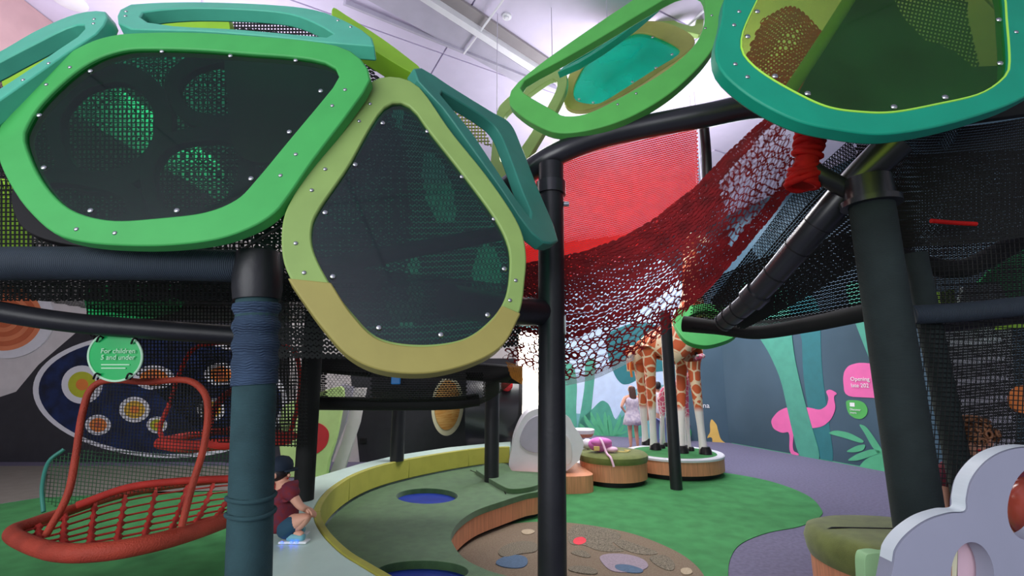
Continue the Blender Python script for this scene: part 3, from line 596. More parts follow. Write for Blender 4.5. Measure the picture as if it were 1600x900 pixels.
# dark frames and nets inside the left dome
for i, (o, n, Y, mk) in enumerate((([(70, 190), (110, 120), (200, 100), (262, 150), (262, 230), (200, 290), (110, 290)], [(95, 195), (125, 145), (190, 128), (235, 165), (235, 220), (190, 260), (120, 260)], 2.7, 'kick'),
        ([(255, 130), (300, 85), (390, 80), (400, 160), (370, 200), (290, 190)], [(280, 135), (312, 105), (370, 100), (378, 150), (355, 178), (300, 170)], 2.75, 'kick'),
        ([(220, 250), (270, 205), (360, 200), (400, 240), (370, 330), (260, 350), (225, 310)], [(245, 255), (280, 225), (350, 220), (372, 245), (350, 312), (265, 325), (246, 300)], 2.6, 'kick'),
        ([(20, 290), (90, 260), (210, 290), (220, 350), (150, 385), (40, 360)], [(50, 300), (95, 285), (185, 305), (192, 340), (145, 360), (60, 342)], 2.5, 'kick'))):
    panel('dark_panel', ('dark round frame deep inside the dome, behind the smoked pane with a teal crescent', 'dark frame with green mesh deep inside the dome, near the charcoal board', 'dark frame with bright mesh low inside the dome', 'dark frame low inside the dome, next to the slate rope beam')[i], o, n, ((o[0][0], o[0][1], Y), (o[2][0], o[2][1], Y+.12), (o[4][0], o[4][1], Y-.02)), M[mk], group='frames inside the dome', N=64)
plI = plane3((0, 380, 2.95), (600, 380, 2.9), (300, 60, 3.3))
tag(net_poly('dome_net', [(-90, 470), (-90, 190), (60, 105), (200, 62), (480, 66), (570, 130), (580, 400), (560, 470)], plI, 7, .0062, M['net']), 'fine black net lining the back of the dome behind the smoked pane', 'net')
plI2 = plane3((0, 380, 3.15), (600, 380, 3.1), (300, 60, 3.5))
tag(crochet('dome_net', [[P(-40, 150, 3.3), P(150, 62, 3.45), P(400, 45, 3.5), P(585, 100, 3.4)], [P(-120, 260, 3.2), P(150, 250, 3.3), P(400, 250, 3.3), P(640, 260, 3.2)], [P(-90, 470, 3.1), P(150, 470, 3.1), P(400, 470, 3.1), P(640, 470, 3.1)]], 60, 46, lambda u, v: .55+.34*np.sin(u*9+1)*np.sin(v*7+2)-.3*(u > .6)*(v < .55), M['net'], thick=0), 'knotted black net of uneven openings around the back of the dome', 'net')
tag(extr('charcoal_board', [[P(a, b, 2.62) for a, b in cr_pts([(362, 70), (470, 72), (560, 80), (560, 200), (450, 250), (372, 240), (355, 150)], 50, True)]], (0, .05, 0), M['dkwall']), 'smooth charcoal board inside the dome behind the smoked pane', 'board')  # plain charcoal sheet behind the upper right part of the pane
tag(extr('lime_plate', [[P(a, b, 2.75) for a, b in cr_pts([(195, 62), (222, 33), (290, 28), (345, 26), (358, 36), (350, 58), (280, 72)], 40, True)]], (0, .05, .02), M['lime2'], bev=.006), 'bright lime plate inside the dome under the pale teal top frame', 'panel')
tag(extr('lime_plate', [[P(a, b, 2.6) for a, b in cr_pts([(2, 120), (30, 108), (90, 78), (130, 58), (140, 72), (90, 112), (20, 150)], 40, True)]], (0, .05, .02), M['lime2'], bev=.006), 'bright lime plate seen through the pale teal side frame', 'panel')
tag(net_poly('dome_net', [(300, 70), (340, 20), (480, 22), (560, 62), (560, 90), (400, 90)], plane3((300, 70, 2.9), (560, 80, 2.9), (420, 20, 3.2)), 5, .007, M['net']), 'tight black net under the pale teal top frame', 'net')
tag(net_poly('dome_net', [(598, 150), (603, 98), (640, 104), (690, 140), (748, 186), (770, 230), (700, 205)], plane3((600, 160, 2.8), (760, 215, 2.9), (640, 80, 3.0)), 5, .006, M['olive']), 'fine khaki net behind the dark teal triangular frame', 'net')
plP2 = plane3((480, 560, 2.75), (830, 560, 2.85), (620, 150, 2.95))
tag(crochet('dome_net', [[P(570, 130, 3.0), P(620, 125, 3.1), P(690, 160, 3.1)], [P(400, 330, 2.9), P(640, 330, 2.95), P(800, 330, 3.0)], [P(430, 560, 2.8), P(650, 560, 2.85), P(815, 540, 2.9)]], 54, 50, lambda u, v: .22+.5*(np.sin(u*17)*np.sin(v*9+1) > .35), M['net'], thick=0), 'dense black net hanging behind the olive teardrop pane', 'net')
beam('inner_pole', 'dark tube slanting behind the olive teardrop pane', [(480, 425, 2.6), (620, 395, 2.7), (780, 365, 2.85)], .05, M['black'])
tag(extr('lime_plate', [[P(a, b, 3.05) for a, b in ((-80, 270), (10, 280), (40, 340), (44, 400), (-80, 400))]], (0, .04, 0), M['lime2']), 'lime plate behind mesh at the low side of the dome', 'panel')  # evenly coloured lime plate set behind the net
for i, (a, b) in enumerate((((368, 396, 2.0), (445, 350, 2.3)), ((372, 362, 2.3), (440, 398, 2.1)))): beam('guy_cord', ('thin black cord rising from the wrapped pole joint', 'thin black cord falling across the wrapped pole joint')[i], [a, b], .006, M['kick'], 4, 'cord', 6)
# deck of the dome and low baskets
S0 = [[(-3.4, 2.15, 2.05), (-1.7, 2.15, 2.05), (.1, 3.02, 2.05)], [(-3.6, 3.3, 2.03), (-1.7, 3.4, 2.02), (.1, 3.7, 2.03)], [(-3.6, 4.6, 2.02), (-1.7, 4.7, 2.0), (.1, 4.6, 2.02)]]
tag(crochet('net_deck', S0, 60, 46, lambda u, v: .12+.2*np.sin(u*21)*np.sin(v*13), M['net'], thick=0), 'dense black net floor of the raised dome', 'net')
tag(extr('green_plate', [[P(a, b, 4.4) for a, b in cr_pts([(136, 452), (180, 446), (270, 446), (278, 480), (230, 497), (150, 500), (134, 480)], 40, True)]], (0, .05, 0), M['signg']), 'bright green plate behind black mesh under the slate rope beam', 'panel')
tag(net_poly('mesh_screen', [(136, 446), (480, 446), (480, 700), (330, 690), (230, 600), (136, 520)], plane3((136, 500, 3.7), (480, 500, 3.7), (200, 440, 3.7)), 5.5, .0055, M['net']), 'fine black mesh screen hanging behind the round green sign', 'net')
bw = [[P(490, 560, 4.2), P(620, 566, 4.3), P(740, 570, 4.3), P(812, 575, 4.3)], [P(488, 600, 4.1), P(620, 606, 4.1), P(740, 604, 4.2), P(800, 588, 4.3)], [P(492, 634, 4.4), P(620, 638, 4.5), P(742, 634, 4.5), P(812, 590, 4.5)]]
tag(crochet('net_basket', bw, 70, 22, lambda u, v: .1+.75*(((abs(u-.14) < .09)*(abs(v-.5) < .28)) | ((abs(u-.68) < .05)*(abs(v-.5) < .3))), M['net'], thick=0), 'low hanging black net basket below the olive teardrop panel', 'net')
beam('padded_bar', 'black padded rim along the bottom of the low net basket', [(488, 630, 4.3), (600, 631, 4.4), (700, 630, 4.4), (748, 624, 4.45)], .06, M['net'], 20)
beam('padded_bar', 'black padded rim along the top of the low net basket', [(480, 566, 4.3), (600, 576, 4.35), (700, 578, 4.4), (815, 586, 4.45)], .085, M['net'], 20)
tag(box('clip', P(619, 594, 4.05)-np.array([.04, .02, .035]), P(619, 594, 4.05)+np.array([.04, .0, .035]), M['skyblue'], None, .008), 'small bright blue clip on the low net basket rim', 'clip')
# ================================================================== RED NETS
nz = lambda u, v, a, b, c: np.sin(u*a+c)*np.sin(v*b+c*2)+.5*np.sin(u*a*2.3+v*b*1.7+c)
tag(crochet('red_net', [[P(795, 285, 3.4), P(880, 236, 3.2), P(980, 204, 3.1), P(1090, 178, 3.0)], [P(805, 370, 3.55), P(880, 335, 3.4), P(985, 310, 3.3), P(1092, 275, 3.1)], [P(812, 470, 3.6), P(880, 440, 3.5), P(990, 400, 3.4), P(1094, 340, 3.15)]], 84, 64, lambda u, v: .11+.06*np.sin(u*13)*np.sin(v*9), M['red'], thick=0, jit=.06), 'bright red knitted net wall hanging under the curved black beam', 'net')
hu = [(812, 412, 3.35), (880, 400, 3.25), (980, 366, 3.1), (1075, 300, 2.95), (1140, 235, 2.8), (1200, 180, 2.6)]
hm = [(805, 485, 3.2), (882, 490, 3.05), (985, 455, 2.9), (1085, 380, 2.75), (1165, 290, 2.6), (1232, 205, 2.5)]
hl = [(785, 560, 3.4), (885, 594, 3.25), (1000, 550, 3.1), (1090, 470, 2.9), (1180, 370, 2.75), (1248, 285, 2.6)]
def hh(u, v):
    a = .16+.08*np.sin(u*31)*np.sin(v*17)
    a = np.where((v > .68) & (u < .55), .74, a); a = np.where((u > .72) & (v > .18) & (v < .86), .78, a); return a
tag(crochet('red_hammock', [[P(*q) for q in hu], [P(*q) for q in hm], [P(*q) for q in hl]], 46, 25, hh, M['redd'], thick=.008, jit=.26, warp=.0045), 'red crocheted hammock net with shade in its colour, sagging behind the black pole', 'hammock')
tag(crochet('pale_edging', [[P(884, 590, 3.24), P(930, 578, 3.2), P(990, 552, 3.1)], [P(884, 603, 3.26), P(935, 590, 3.22), P(992, 562, 3.12)]], 34, 5, lambda u, v: .5+0*u, M['pale'], thick=0), 'pale knotted edging along the bottom of the shaded red hammock', 'edging')
tag(crochet('glow_tinted_net', [[P(790, 565, 3.4), P(815, 572, 3.36), P(846, 583, 3.31)], [P(798, 590, 3.4), P(818, 602, 3.36), P(846, 613, 3.31)]], 16, 8, lambda u, v: .5+0*u, M['orangeglow'], thick=0), 'small net flap tinted with warm window glow below the shaded red hammock', 'net')
plK = plane3((1230, 160, 2.2), (1590, 150, 2.2), (1345, -40, 2.5))
tag(extr('black_canvas', [[onplane(a, b, plK) for a, b in [(1225, 190), (1262, 118), (1300, 55), (1345, -60), (1385, -30), (1410, 25), (1445, 62), (1490, 78), (1520, 104), (1600, 100), (1620, 175), (1400, 205)]]], -plK[1]*.03, M['net'], bev=.004), 'black canvas gusset behind the yellow green pane', 'canvas')
tag(net_poly('tent_net', [(1385, 60), (1400, -60), (1510, -60), (1512, 30), (1530, 104), (1450, 100)], plane3((1385, 60, 2.5), (1530, 100, 2.5), (1400, -60, 2.7)), 6, .006, M['net'], rot=12), 'black mesh sail behind the yellow green pane', 'net')
tag(crochet('red_net', [[P(1190, 30, 2.9), P(1240, 10, 2.85), P(1290, 55, 2.8)], [P(1165, 90, 2.85), P(1225, 80, 2.8), P(1290, 95, 2.75)], [P(1170, 150, 2.8), P(1225, 150, 2.75), P(1285, 140, 2.7)]], 14, 14, lambda u, v: .3+.3*nz(u, v, 7, 7, 1), M['red'], thick=.006), 'red knotted net corner behind the yellow green pane', 'net')
beam('reflection_bar', 'pale bar standing in for a reflection on the yellow green pane', [(1345, -30, 2.05), (1285, 65, 2.0), (1222, 160, 1.95)], .03, M['pale'], 8, 'strut')  # pale tube drawn in place of a reflection on the pane
beam('black_strap', 'black strap hanging beside the bright red net wall', [(1096, 165, 3.1), (1103, 230, 3.15), (1106, 300, 3.2)], .035, M['black'], 8, 'strap')
# red lashings
gs = []
gs.append(tube_geo([P(1266, 196, 2.42), P(1262, 240, 2.42), P(1256, 290, 2.42)], [.06, .055, .075], 12))
for i in range(26):
    c = P(1268-i*.55, 200+i*3.45, 2.42); r = .058+.012*math.sin(i*1.7)+.03*max(0, (i-17)/9)-.02*math.exp(-(i-15)**2/5)
    gs.append(tube_geo([c+r*np.array([math.cos(a), .8*math.sin(a), .35*math.cos(a+i*1.9)]) for a in np.linspace(0, 2*math.pi, 17)[:-1]], .017, 7, True))
v_, f_ = join_geo(gs); tag(mobj('lashing', v_, f_, M['red'], smooth=60), 'bulky red fabric lashing wound round the end of the black pipe', 'lashing')
beam('short_pipe', 'short black pipe joining the red lashing to the slanting pipe', [(1258, 258, 2.42), (1285, 275, 2.38), (1330, 300, 2.36)], .048, M['black'], 8, 'pipe')
dg = pxpath([(1400, 222, 2.25), (1330, 292, 2.4), (1260, 372, 2.62), (1180, 462, 3.0), (1128, 506, 3.3)])
t = thing('slanting_pipe', 'slanting black pipe with clamp rings running down from the rope wrapped pole', 'pipe', tuple(dg[-1]))
d40 = cr_pts(dg, 60); tube('pipe', d40, [.088, .084, .078, .07, .064], M['blackm'], t)
for k in (26, 32, 38, 44, 51, 55, 58): tube('clamp_ring', [d40[k], d40[k]+(d40[k+1]-d40[k])*.22], np.interp(k/60, [0, 1], [.093, .068]), M['kick'], t)
for k in (44,): tube('coupling', [d40[k-1], d40[k+2]], .086, M['blackm'], t)
# ================================================================== BLACK NETS AT THE RIGHT
nz = lambda u, v, a, b, c: np.sin(u*a+c)*np.sin(v*b+c*2)+.5*np.sin(u*a*2.3+v*b*1.7+c)
tag(crochet('black_net', [[P(1110, 470, 3.5), P(1180, 380, 3.2), P(1250, 290, 3.0), P(1330, 215, 2.9)], [P(1130, 500, 3.5), P(1210, 420, 3.2), P(1290, 340, 3.0), P(1360, 280, 2.9)], [P(1160, 515, 3.6), P(1250, 470, 3.3), P(1330, 420, 3.1), P(1400, 380, 3.0)]], 58, 26, lambda u, v: .5*(v < .22)*(u > .3)+.05+.14*nz(u, v, 9, 5, 1), M['net'], thick=.006), 'black crocheted net slope between the red hammock and the slanting pipe', 'net')
tag(crochet('black_net', [[P(1080, 496, 4.6), P(1180, 500, 4.5), P(1280, 488, 4.4), P(1400, 465, 4.3)], [P(1075, 512, 3.9), P(1180, 521, 3.7), P(1280, 508, 3.6), P(1400, 488, 3.4)]], 60, 14, lambda u, v: .1+0*u, M['net'], thick=.01), 'dense black net floor above the mural', 'net')
beam('padded_bar', 'black padded rim of the net floor above the flamingo mural', [(1068, 506, 4.0), (1120, 512, 3.85), (1180, 520, 3.7), (1260, 508, 3.55), (1345, 490, 3.3), (1420, 476, 3.1)], [.07, .05, .06, .065], M['net'], 40)
tag(crochet('black_net', [[P(1100, 440, 4.4), P(1200, 400, 4.2), P(1300, 370, 4.1), P(1430, 340, 3.9)], [P(1080, 480, 4.5), P(1200, 450, 4.3), P(1300, 430, 4.2), P(1430, 400, 4.0)], [P(1080, 505, 4.5), P(1200, 505, 4.4), P(1300, 490, 4.2), P(1430, 470, 4.0)]], 50, 22, lambda u, v: .04+.24*nz(u, v, 11, 6, 2), M['net'], thick=0), 'black net behind the slanting pipe with scattered openings', 'net')
tag(crochet('black_net', [[P(1330, 190, 2.7), P(1430, 200, 2.5), P(1530, 195, 2.4), P(1680, 170, 2.3)], [P(1350, 290, 2.8), P(1430, 290, 2.6), P(1530, 280, 2.5), P(1680, 265, 2.4)], [P(1390, 390, 2.9), P(1440, 385, 2.7), P(1530, 380, 2.6), P(1680, 360, 2.5)]], 66, 40, lambda u, v: .16+.42*np.clip(nz(u, v, 15, 8, .6)-.35, 0, 1), M['net'], thick=.006), 'tangled black net roof under the deep teal window panel', 'net')
tag(crochet('black_net', [[P(1340, 240, 3.2), P(1450, 240, 3.2), P(1680, 230, 3.2)], [P(1380, 400, 3.3), P(1450, 400, 3.3), P(1680, 390, 3.3)], [P(1400, 480, 3.3), P(1450, 480, 3.3), P(1680, 470, 3.3)]], 60, 46, lambda u, v: .22+.3*nz(u, v, 7, 6, 3), M['net'], thick=0), 'second black net layer deep in the climbing tower', 'net')
beam('tower_rail', 'black padded rail across the net tower', [(1425, 492, 2.65), (1500, 488, 2.6), (1600, 478, 2.55), (1720, 464, 2.5)], .055, M['ropeX'], 20, 'rail')
beam('tower_rail', 'thin lower black rail across the net tower', [(1450, 515, 2.85), (1540, 504, 2.8), (1720, 485, 2.75)], .03, M['black'], 20, 'rail')
beam('tower_rail', 'black rail end above the copper balloon board', [(1400, 400, 2.9), (1500, 420, 2.9), (1600, 372, 2.9)], .06, M['net'], 20, 'rail')
tag(net_poly('tower_net', [(1415, 500), (1700, 470), (1700, 760), (1470, 760)], plane3((1415, 500, 2.7), (1700, 500, 2.6), (1415, 760, 2.7)), 7.5, .003, M['net'], rot=3), 'fine black mesh wall of the net tower', 'net')
tag(net_poly('tower_net', [(1420, 380), (1700, 340), (1700, 475), (1430, 490)], plane3((1415, 500, 2.8), (1700, 500, 2.7), (1415, 400, 2.8)), 7.5, .003, M['net'], rot=-3), 'fine black mesh above the padded tower rail', 'net')
slit = lambda u, v: np.where((u > .2) & (u < .58) & (np.sin(v*np.pi*2*9) > .55), .7, .06)
tag(crochet('black_net', [[P(1440, 500, 3.3), P(1540, 495, 3.3), P(1700, 480, 3.2)], [P(1470, 640, 3.3), P(1560, 630, 3.3), P(1700, 620, 3.2)], [P(1500, 790, 3.3), P(1580, 790, 3.3), P(1700, 790, 3.2)]], 64, 63, slit, M['net'], thick=0), 'heavy black net with rows of slits inside the tower', 'net')
tag(extr('bright_backing_board', [[P(a, b, 3.9) for a, b in [(1470, 500), (1580, 490), (1590, 740), (1500, 745)]]], (0, .04, 0), M['white']), 'white backing board added to brighten the slits of the black net', 'board')  # white sheet added as bright background for the slits
tag(extr('light_patch_board', [[P(a, b, 3.88) for a, b in [(1540, 532), (1567, 532), (1572, 564), (1545, 564)]]], (0, .02, 0), M['white']), 'small white square behind the fine tower mesh', 'board')
tag(extr('lime_plate', [[P(a, b, 3.1) for a, b in [(1558, 502), (1660, 492), (1660, 506), (1560, 515)]]], (0, .02, 0), M['lime2']), 'lime strip under the padded tower rail', 'panel')
tag(extr('orange_disc', [[P(a, b, 3.1) for a, b in elpx(1603, 624, 24, 22, 28)]], (0, .02, 0), M['orange']), 'orange disc behind the fine tower mesh', 'disc')
tag(extr('green_plate', [[P(a, b, 3.6) for a, b in cr_pts([(1530, 470), (1550, 420), (1620, 370), (1700, 360), (1700, 470)], 30, True)]], (0, .03, 0), M['signg']), 'rounded green plate behind mesh above the tower rail', 'panel')
tag(extr('pale_plate', [[P(a, b, 3.5) for a, b in [(1505, 448), (1560, 440), (1575, 468), (1500, 474)]]], (0, .03, 0), M['pale']), 'pale blue plate behind mesh above the tower rail', 'panel')
tag(extr('lime_plate', [[P(a, b, 3.4) for a, b in [(1468, 456), (1490, 452), (1496, 474), (1470, 476)]]], (0, .03, 0), M['lime2']), 'small lime plate behind mesh above the tower rail', 'panel')
beam('red_rope', 'short red rope in the black net roof', [(1455, 345, 2.5), (1490, 348, 2.5), (1525, 350, 2.5)], .012, M['red'], 10, 'rope')
# ================================================================== LEFT: SWINGS, SIGN
zs = .5
near = [(28, 842), (85, 862), (160, 862), (240, 848), (310, 828), (370, 806), (430, 782)]
far = [(455, 765), (420, 752), (370, 748), (320, 752), (250, 761), (180, 775), (110, 797), (50, 818), (20, 830)]
rim = cr_pts([F(a, b, zs) for a, b in near+far], 90, True)
t = thing('net_swing', 'large orange red wrapped ring swing with a rope floor and tall hoop', 'swing', tuple(F(200, 810, 0)))
rr = [.043+.009*math.cos((i/90-.22)*2*math.pi) for i in range(90)]
tube('ring', rim, rr, M['redo'], t, 16, True)
nf = cr_pts([F(a, b, zs) for a, b in near], 60); ff = cr_pts([F(a, b, zs) for a, b in far[::-1]], 60)
def along(c, s): return np.array([np.interp(s, np.linspace(0, 1, len(c)), c[:, k]) for k in range(3)])
for k in range(10):
    s = .12+k*.085; a, b = along(ff, s+.03), along(nf, s); pts = [a+(b-a)*q-np.array([0, 0, .05*math.sin(math.pi*q)]) for q in np.linspace(0, 1, 41)]
    tube('rope', pts, [.013+.012*(i % 5 == 0) for i in range(41)], M['rope'], t, 7)
for j in range(1, 8):
    q = j/8; pts = [along(ff, .05+s*.9+.03)*(1-q)+along(nf, .05+s*.9)*q-np.array([0, 0, .05*math.sin(math.pi*q)]) for s in np.linspace(0, 1, 30)]
    tube('cross_rope', pts, .007, M['rope'], t, 6)
hoop = [(72, 836, 3.02), (105, 775, 3.05), (118, 715, 3.1), (128, 650, 3.12), (142, 608, 3.14), (172, 594, 3.15), (230, 597, 3.15), (290, 594, 3.15), (318, 612, 3.14), (325, 645, 3.12), (318, 700, 3.1), (300, 760, 3.05), (284, 822, 3.02)]
tube('hoop', cr_pts(pxpath(hoop), 70), .021, M['redo'], t, 12)
plh = plane3((118, 715, 3.1), (320, 700, 3.1), (230, 597, 3.15))
net_poly('hoop_net', [(142, 610), (172, 596), (230, 599), (290, 596), (318, 614), (324, 645), (316, 700), (300, 715), (122, 712), (130, 650)], plh, 5.2, .0024, M['net'], t, 4)
plb = plane3((75, 765, 3.7), (370, 745, 4.0), (120, 700, 3.8))
net_poly('side_net', [(66, 780), (78, 720), (120, 702), (250, 706), (420, 690), (420, 748), (330, 752), (180, 776), (100, 800)], plb, 6, .0028, M['netg'], t, 6)
tube('net_cord', cr_pts([P(68, 800, 3.6), P(66, 760, 3.65), P(76, 722, 3.75), P(100, 702, 3.8)], 20), .014, M['teal3'], t, 8)
tube('back_rim', cr_pts([P(120, 790, 3.6), P(200, 762, 3.75), P(280, 752, 3.85), P(370, 748, 3.95), P(430, 750, 4.0)], 30), .028, M['rope'], t, 10)
t = thing('basket_swing', 'smaller red rope basket seat hanging behind the ring swing', 'swing', tuple(P(350, 700, 4.2)))
tube('front_rim', cr_pts(pxpath([(250, 692, 4.2), (290, 698, 4.1), (340, 694, 4.05), (400, 690, 4.05), (455, 684, 4.1)]), 30), .052, M['rope'], t, 12)
tube('rear_rim', cr_pts(pxpath([(250, 690, 4.25), (300, 680, 4.6), (380, 672, 4.7), (460, 682, 4.3)]), 30), .035, M['rope'], t, 10)
tube('hoop', cr_pts(pxpath([(256, 690, 4.2), (250, 668, 4.2), (265, 630, 4.2), (282, 580, 4.2), (300, 548, 4.2), (330, 537, 4.2), (400, 536, 4.2), (455, 545, 4.2), (468, 580, 4.2), (466, 630, 4.2), (452, 682, 4.2)]), 60), .019, M['rope'], t, 10)
tube('inner_hoop', cr_pts(pxpath([(325, 672, 4.5), (335, 640, 4.5), (355, 615, 4.5), (385, 606, 4.5), (410, 618, 4.5), (420, 670, 4.5)]), 40), .03, M['rope'], t, 10)
net_poly('hoop_net', [(258, 680), (268, 630), (285, 580), (302, 550), (330, 540), (400, 539), (452, 547), (465, 580), (462, 630), (450, 680)], plane3((256, 690, 4.2), (450, 690, 4.2), (300, 540, 4.2)), 5, .0045, M['net'], t, -3)
t = thing('round_sign', 'round green acrylic sign with pale lettering tied to the mesh', 'sign', tuple(P(180, 597, 2.95)))
extr('disc', [[P(a, b, 2.95) for a, b in elpx(180, 557, 42, 38.5, 56)]], (0, .012, 0), M['signg'], t)
tube('rim', [P(a, b, 2.95) for a, b in elpx(180, 557, 42, 38.5, 56)], .007, M['signt'], t, 6, True)
RX = Matrix.Rotation(math.pi/2, 4, 'X')
for body, px, py, h in (('For children', 157, 552, 9.2), ('5 and under', 157, 562, 9.2), ('Kids play here with', 158, 570.5, 4.6), ('their grown-ups', 158, 576, 4.6)):
    if h < 5: continue
    m_ = RX.copy(); m_.translation = Vector(P(px, py, 2.94)); text('lettering', body, h*3.0/720*1.16, m_, M['signt'], t)
for k, (py, x0, x1) in enumerate(((569, 158, 202), (574.5, 158, 196))):
    extr('small_print_line', [[P(a, b, 2.943) for a, b in ((x0, py), (x1, py), (x1, py+1.6), (x0, py+1.6))]], (0, .004, 0), M['signt'], t, smooth=0)
for (x, y) in ((155, 530), (209, 533), (150, 588), (201, 588)): tube('tie', cr_pts([P(x-4, y+4, 2.94), P(x, y-4, 2.92), P(x+6, y-2, 2.95), P(x+2, y+5, 2.96)], 14), .006, M['kick'], t, 6)
# ================================================================== SEATING ISLAND
zd, zt = .5, .27
inb = [(798, 697.5), (780, 698), (755, 699), (700, 706), (640, 716), (590, 727), (550, 741), (515, 762), (495, 785), (490, 805), (500, 830), (530, 862), (570, 888), (610, 912), (680, 960)]
inb3 = cr_pts([F(a, b, zd) for a, b in inb], 90)
deck_outer = [F(a, b, zd) for a, b in [(680, 1010), (400, 1010), (395, 900), (398, 800), (425, 766), (470, 751), (500, 743), (560, 725), (620, 711), (700, 699), (770, 692), (798, 690)]]
lp = list(inb3[::-1])+deck_outer[::-1] if False else list(inb3)+deck_outer
tag(extr('pale_ledge', [lp], (0, 0, -(zd-.006)), M['mint'], smooth=30, bev=.008), 'white vinyl ledge with green light cast in its colour, curving round the sunken green seat', 'ledge')
t = thing('curved_backrest', 'curved lime backrest lining the pale ledge', 'backrest', tuple(F(560, 738, zt)))
dv_ = np.gradient(inb3, axis=0); nrm = np.stack([-dv_[:, 1], dv_[:, 0]], 1); nrm /= np.linalg.norm(nrm, axis=1)[:, None]
cc = F(720, 800, zt)[:2]
for i in range(len(nrm)):
    if nrm[i] @ (cc-inb3[i, :2]) < 0: nrm[i] = -nrm[i]
inn = inb3[:, :2]+nrm*.05
for a, b in ((1, 8), (8, 16), (16, 26), (26, 40), (40, 56), (56, 88)):
    o_ = [np.array([*p, zd+.004]) for p in inb3[a:b+1, :2]+nrm[a:b+1]*.002]; i_ = [np.array([*p, zd+.004]) for p in inn[a:b+1]]
    extr('cushion', [o_+i_[::-1]], (0, 0, -(zd-zt-.012)), M['ubk'], t, smooth=30, bev=.008)
front = [(793, 727), (797, 735), (850, 740), (849, 764), (820, 772), (785, 783), (745, 797), (718, 815), (705, 835), (708, 850), (725, 872), (760, 890), (800, 902), (832, 914), (836, 950), (836, 1010)]
fr3 = cr_pts([F(a, b, zt) for a, b in front], 70)
seat_out = [np.array([*p, zt]) for p in (inb3[:, :2]+nrm*.054)[2:]]
t = thing('sunken_seat', 'moss green upholstered seat island with round blue wells and timber front', 'seat', tuple(F(640, 830, 0)))
def well(cx, cy, rx, ry): return [F(a, b, zt) for a, b in elpx(cx, cy, rx, ry, 40)]
w1, w2 = well(667, 775, 48, 12), well(660, 893, 72, 17)
outl = list(fr3)+[F(720, 1010, zt)]+seat_out[::-1]
extr('upholstery', [outl, w1, w2], (0, 0, -.055), M['useat'], t, smooth=40, bev=.015)
for wl in (w1, w2): extr('well', [[p-np.array([0, 0, .05]) for p in wl]], (0, 0, -.02), M['blue'], t)
cf = np.mean(fr3[:, :2], 0); ctr = F(640, 830, zt)[:2]
def ribbon(name, crv, z0, z1, inset, m, parent, th=.03):
    d = np.gradient(crv[:, :2], axis=0); n = np.stack([-d[:, 1], d[:, 0]], 1); n /= np.linalg.norm(n, axis=1)[:, None]
    if (n[35] @ (ctr-crv[35, :2])) < 0: n = -n
    o_ = [np.array([*p, z1]) for p in crv[:, :2]+n*inset]; i_ = [np.array([*p, z1]) for p in crv[:, :2]+n*(inset+th)]
    return extr(name, [o_+i_[::-1]], (0, 0, -(z1-z0)), m, parent, smooth=30)
ribbon('timber_front', fr3[13:], .05, zt-.056, .012, M['wood'], t); ribbon('kickboard', fr3[13:], .007, .05, .06, M['kick'], t)
tube('seam', [F(a, b, zt+.001) for a, b in ((735, 735), (760, 745), (784, 757), (790, 772))], .006, M['kick'], t, 6)
# raised cushion beside the slim pole
extr('side_cushion', [chaikin([F(a, b, zt+.05) for a, b in ((738, 730), (786, 722), (796, 728), (800, 738), (846, 741), (849, 757), (800, 766), (782, 758), (755, 742))])], (0, 0, -.05), M['useat'], t, bev=.02)
# pebble rug
t = thing('pebble_rug', 'sandy round rug with speckled brown, lilac and blue pebble shapes', 'rug', tuple(F(900, 860, .006)))
rg = cr_pts([F(a, b, .016) for a, b in [(712, 862), (740, 836), (790, 820), (850, 815), (910, 819), (985, 833), (1050, 858), (1090, 886), (1105, 920), (1080, 970), (980, 1010), (850, 1010), (760, 960), (720, 900)]], 80, True)
extr('rug_base', [rg], (0, 0, -.009), M['sand'], t, smooth=30)
for (pts, m) in (([(886, 826), (905, 818), (960, 827), (975, 838), (950, 850), (985, 862), (935, 862), (912, 850), (888, 852)], 'rugd'), ([(955, 845), (965, 840), (1000, 852), (1035, 864), (1010, 868), (975, 860)], 'rugd'), ([(898, 840), (912, 838), (918, 846), (905, 852), (894, 848)], 'rugr'),
                 ([(1010, 868), (1040, 866), (1056, 880), (1052, 894), (1025, 884)], 'rugd'), ([(890, 862), (910, 858), (925, 868), (918, 872), (896, 866)], 'rugd'), ([(935, 866), (975, 864), (1010, 874), (1015, 890), (960, 896), (940, 880)], 'rugl'),
                 ([(958, 882), (980, 881), (1008, 890), (1000, 896), (965, 892)], 'rugb'), ([(770, 878), (795, 866), (822, 868), (826, 880), (815, 888), (785, 886)], 'rugb'), ([(775, 860), (800, 846), (838, 845), (842, 862), (815, 864), (785, 872)], 'rugd'),
                 ([(814, 828), (828, 826), (838, 830), (828, 835), (816, 834)], 'rugt'), ([(1062, 888), (1078, 886), (1084, 896), (1066, 898)], 'rugt'), ([(888, 884), (920, 884), (936, 892), (930, 898), (888, 892)], 'rugd')):
    extr('pebble', [chaikin([F(a, b, .019+.0004*len(t.children)) for a, b in pts])], (0, 0, -.0025-.0004*len(t.children)), M[m], t, smooth=0)
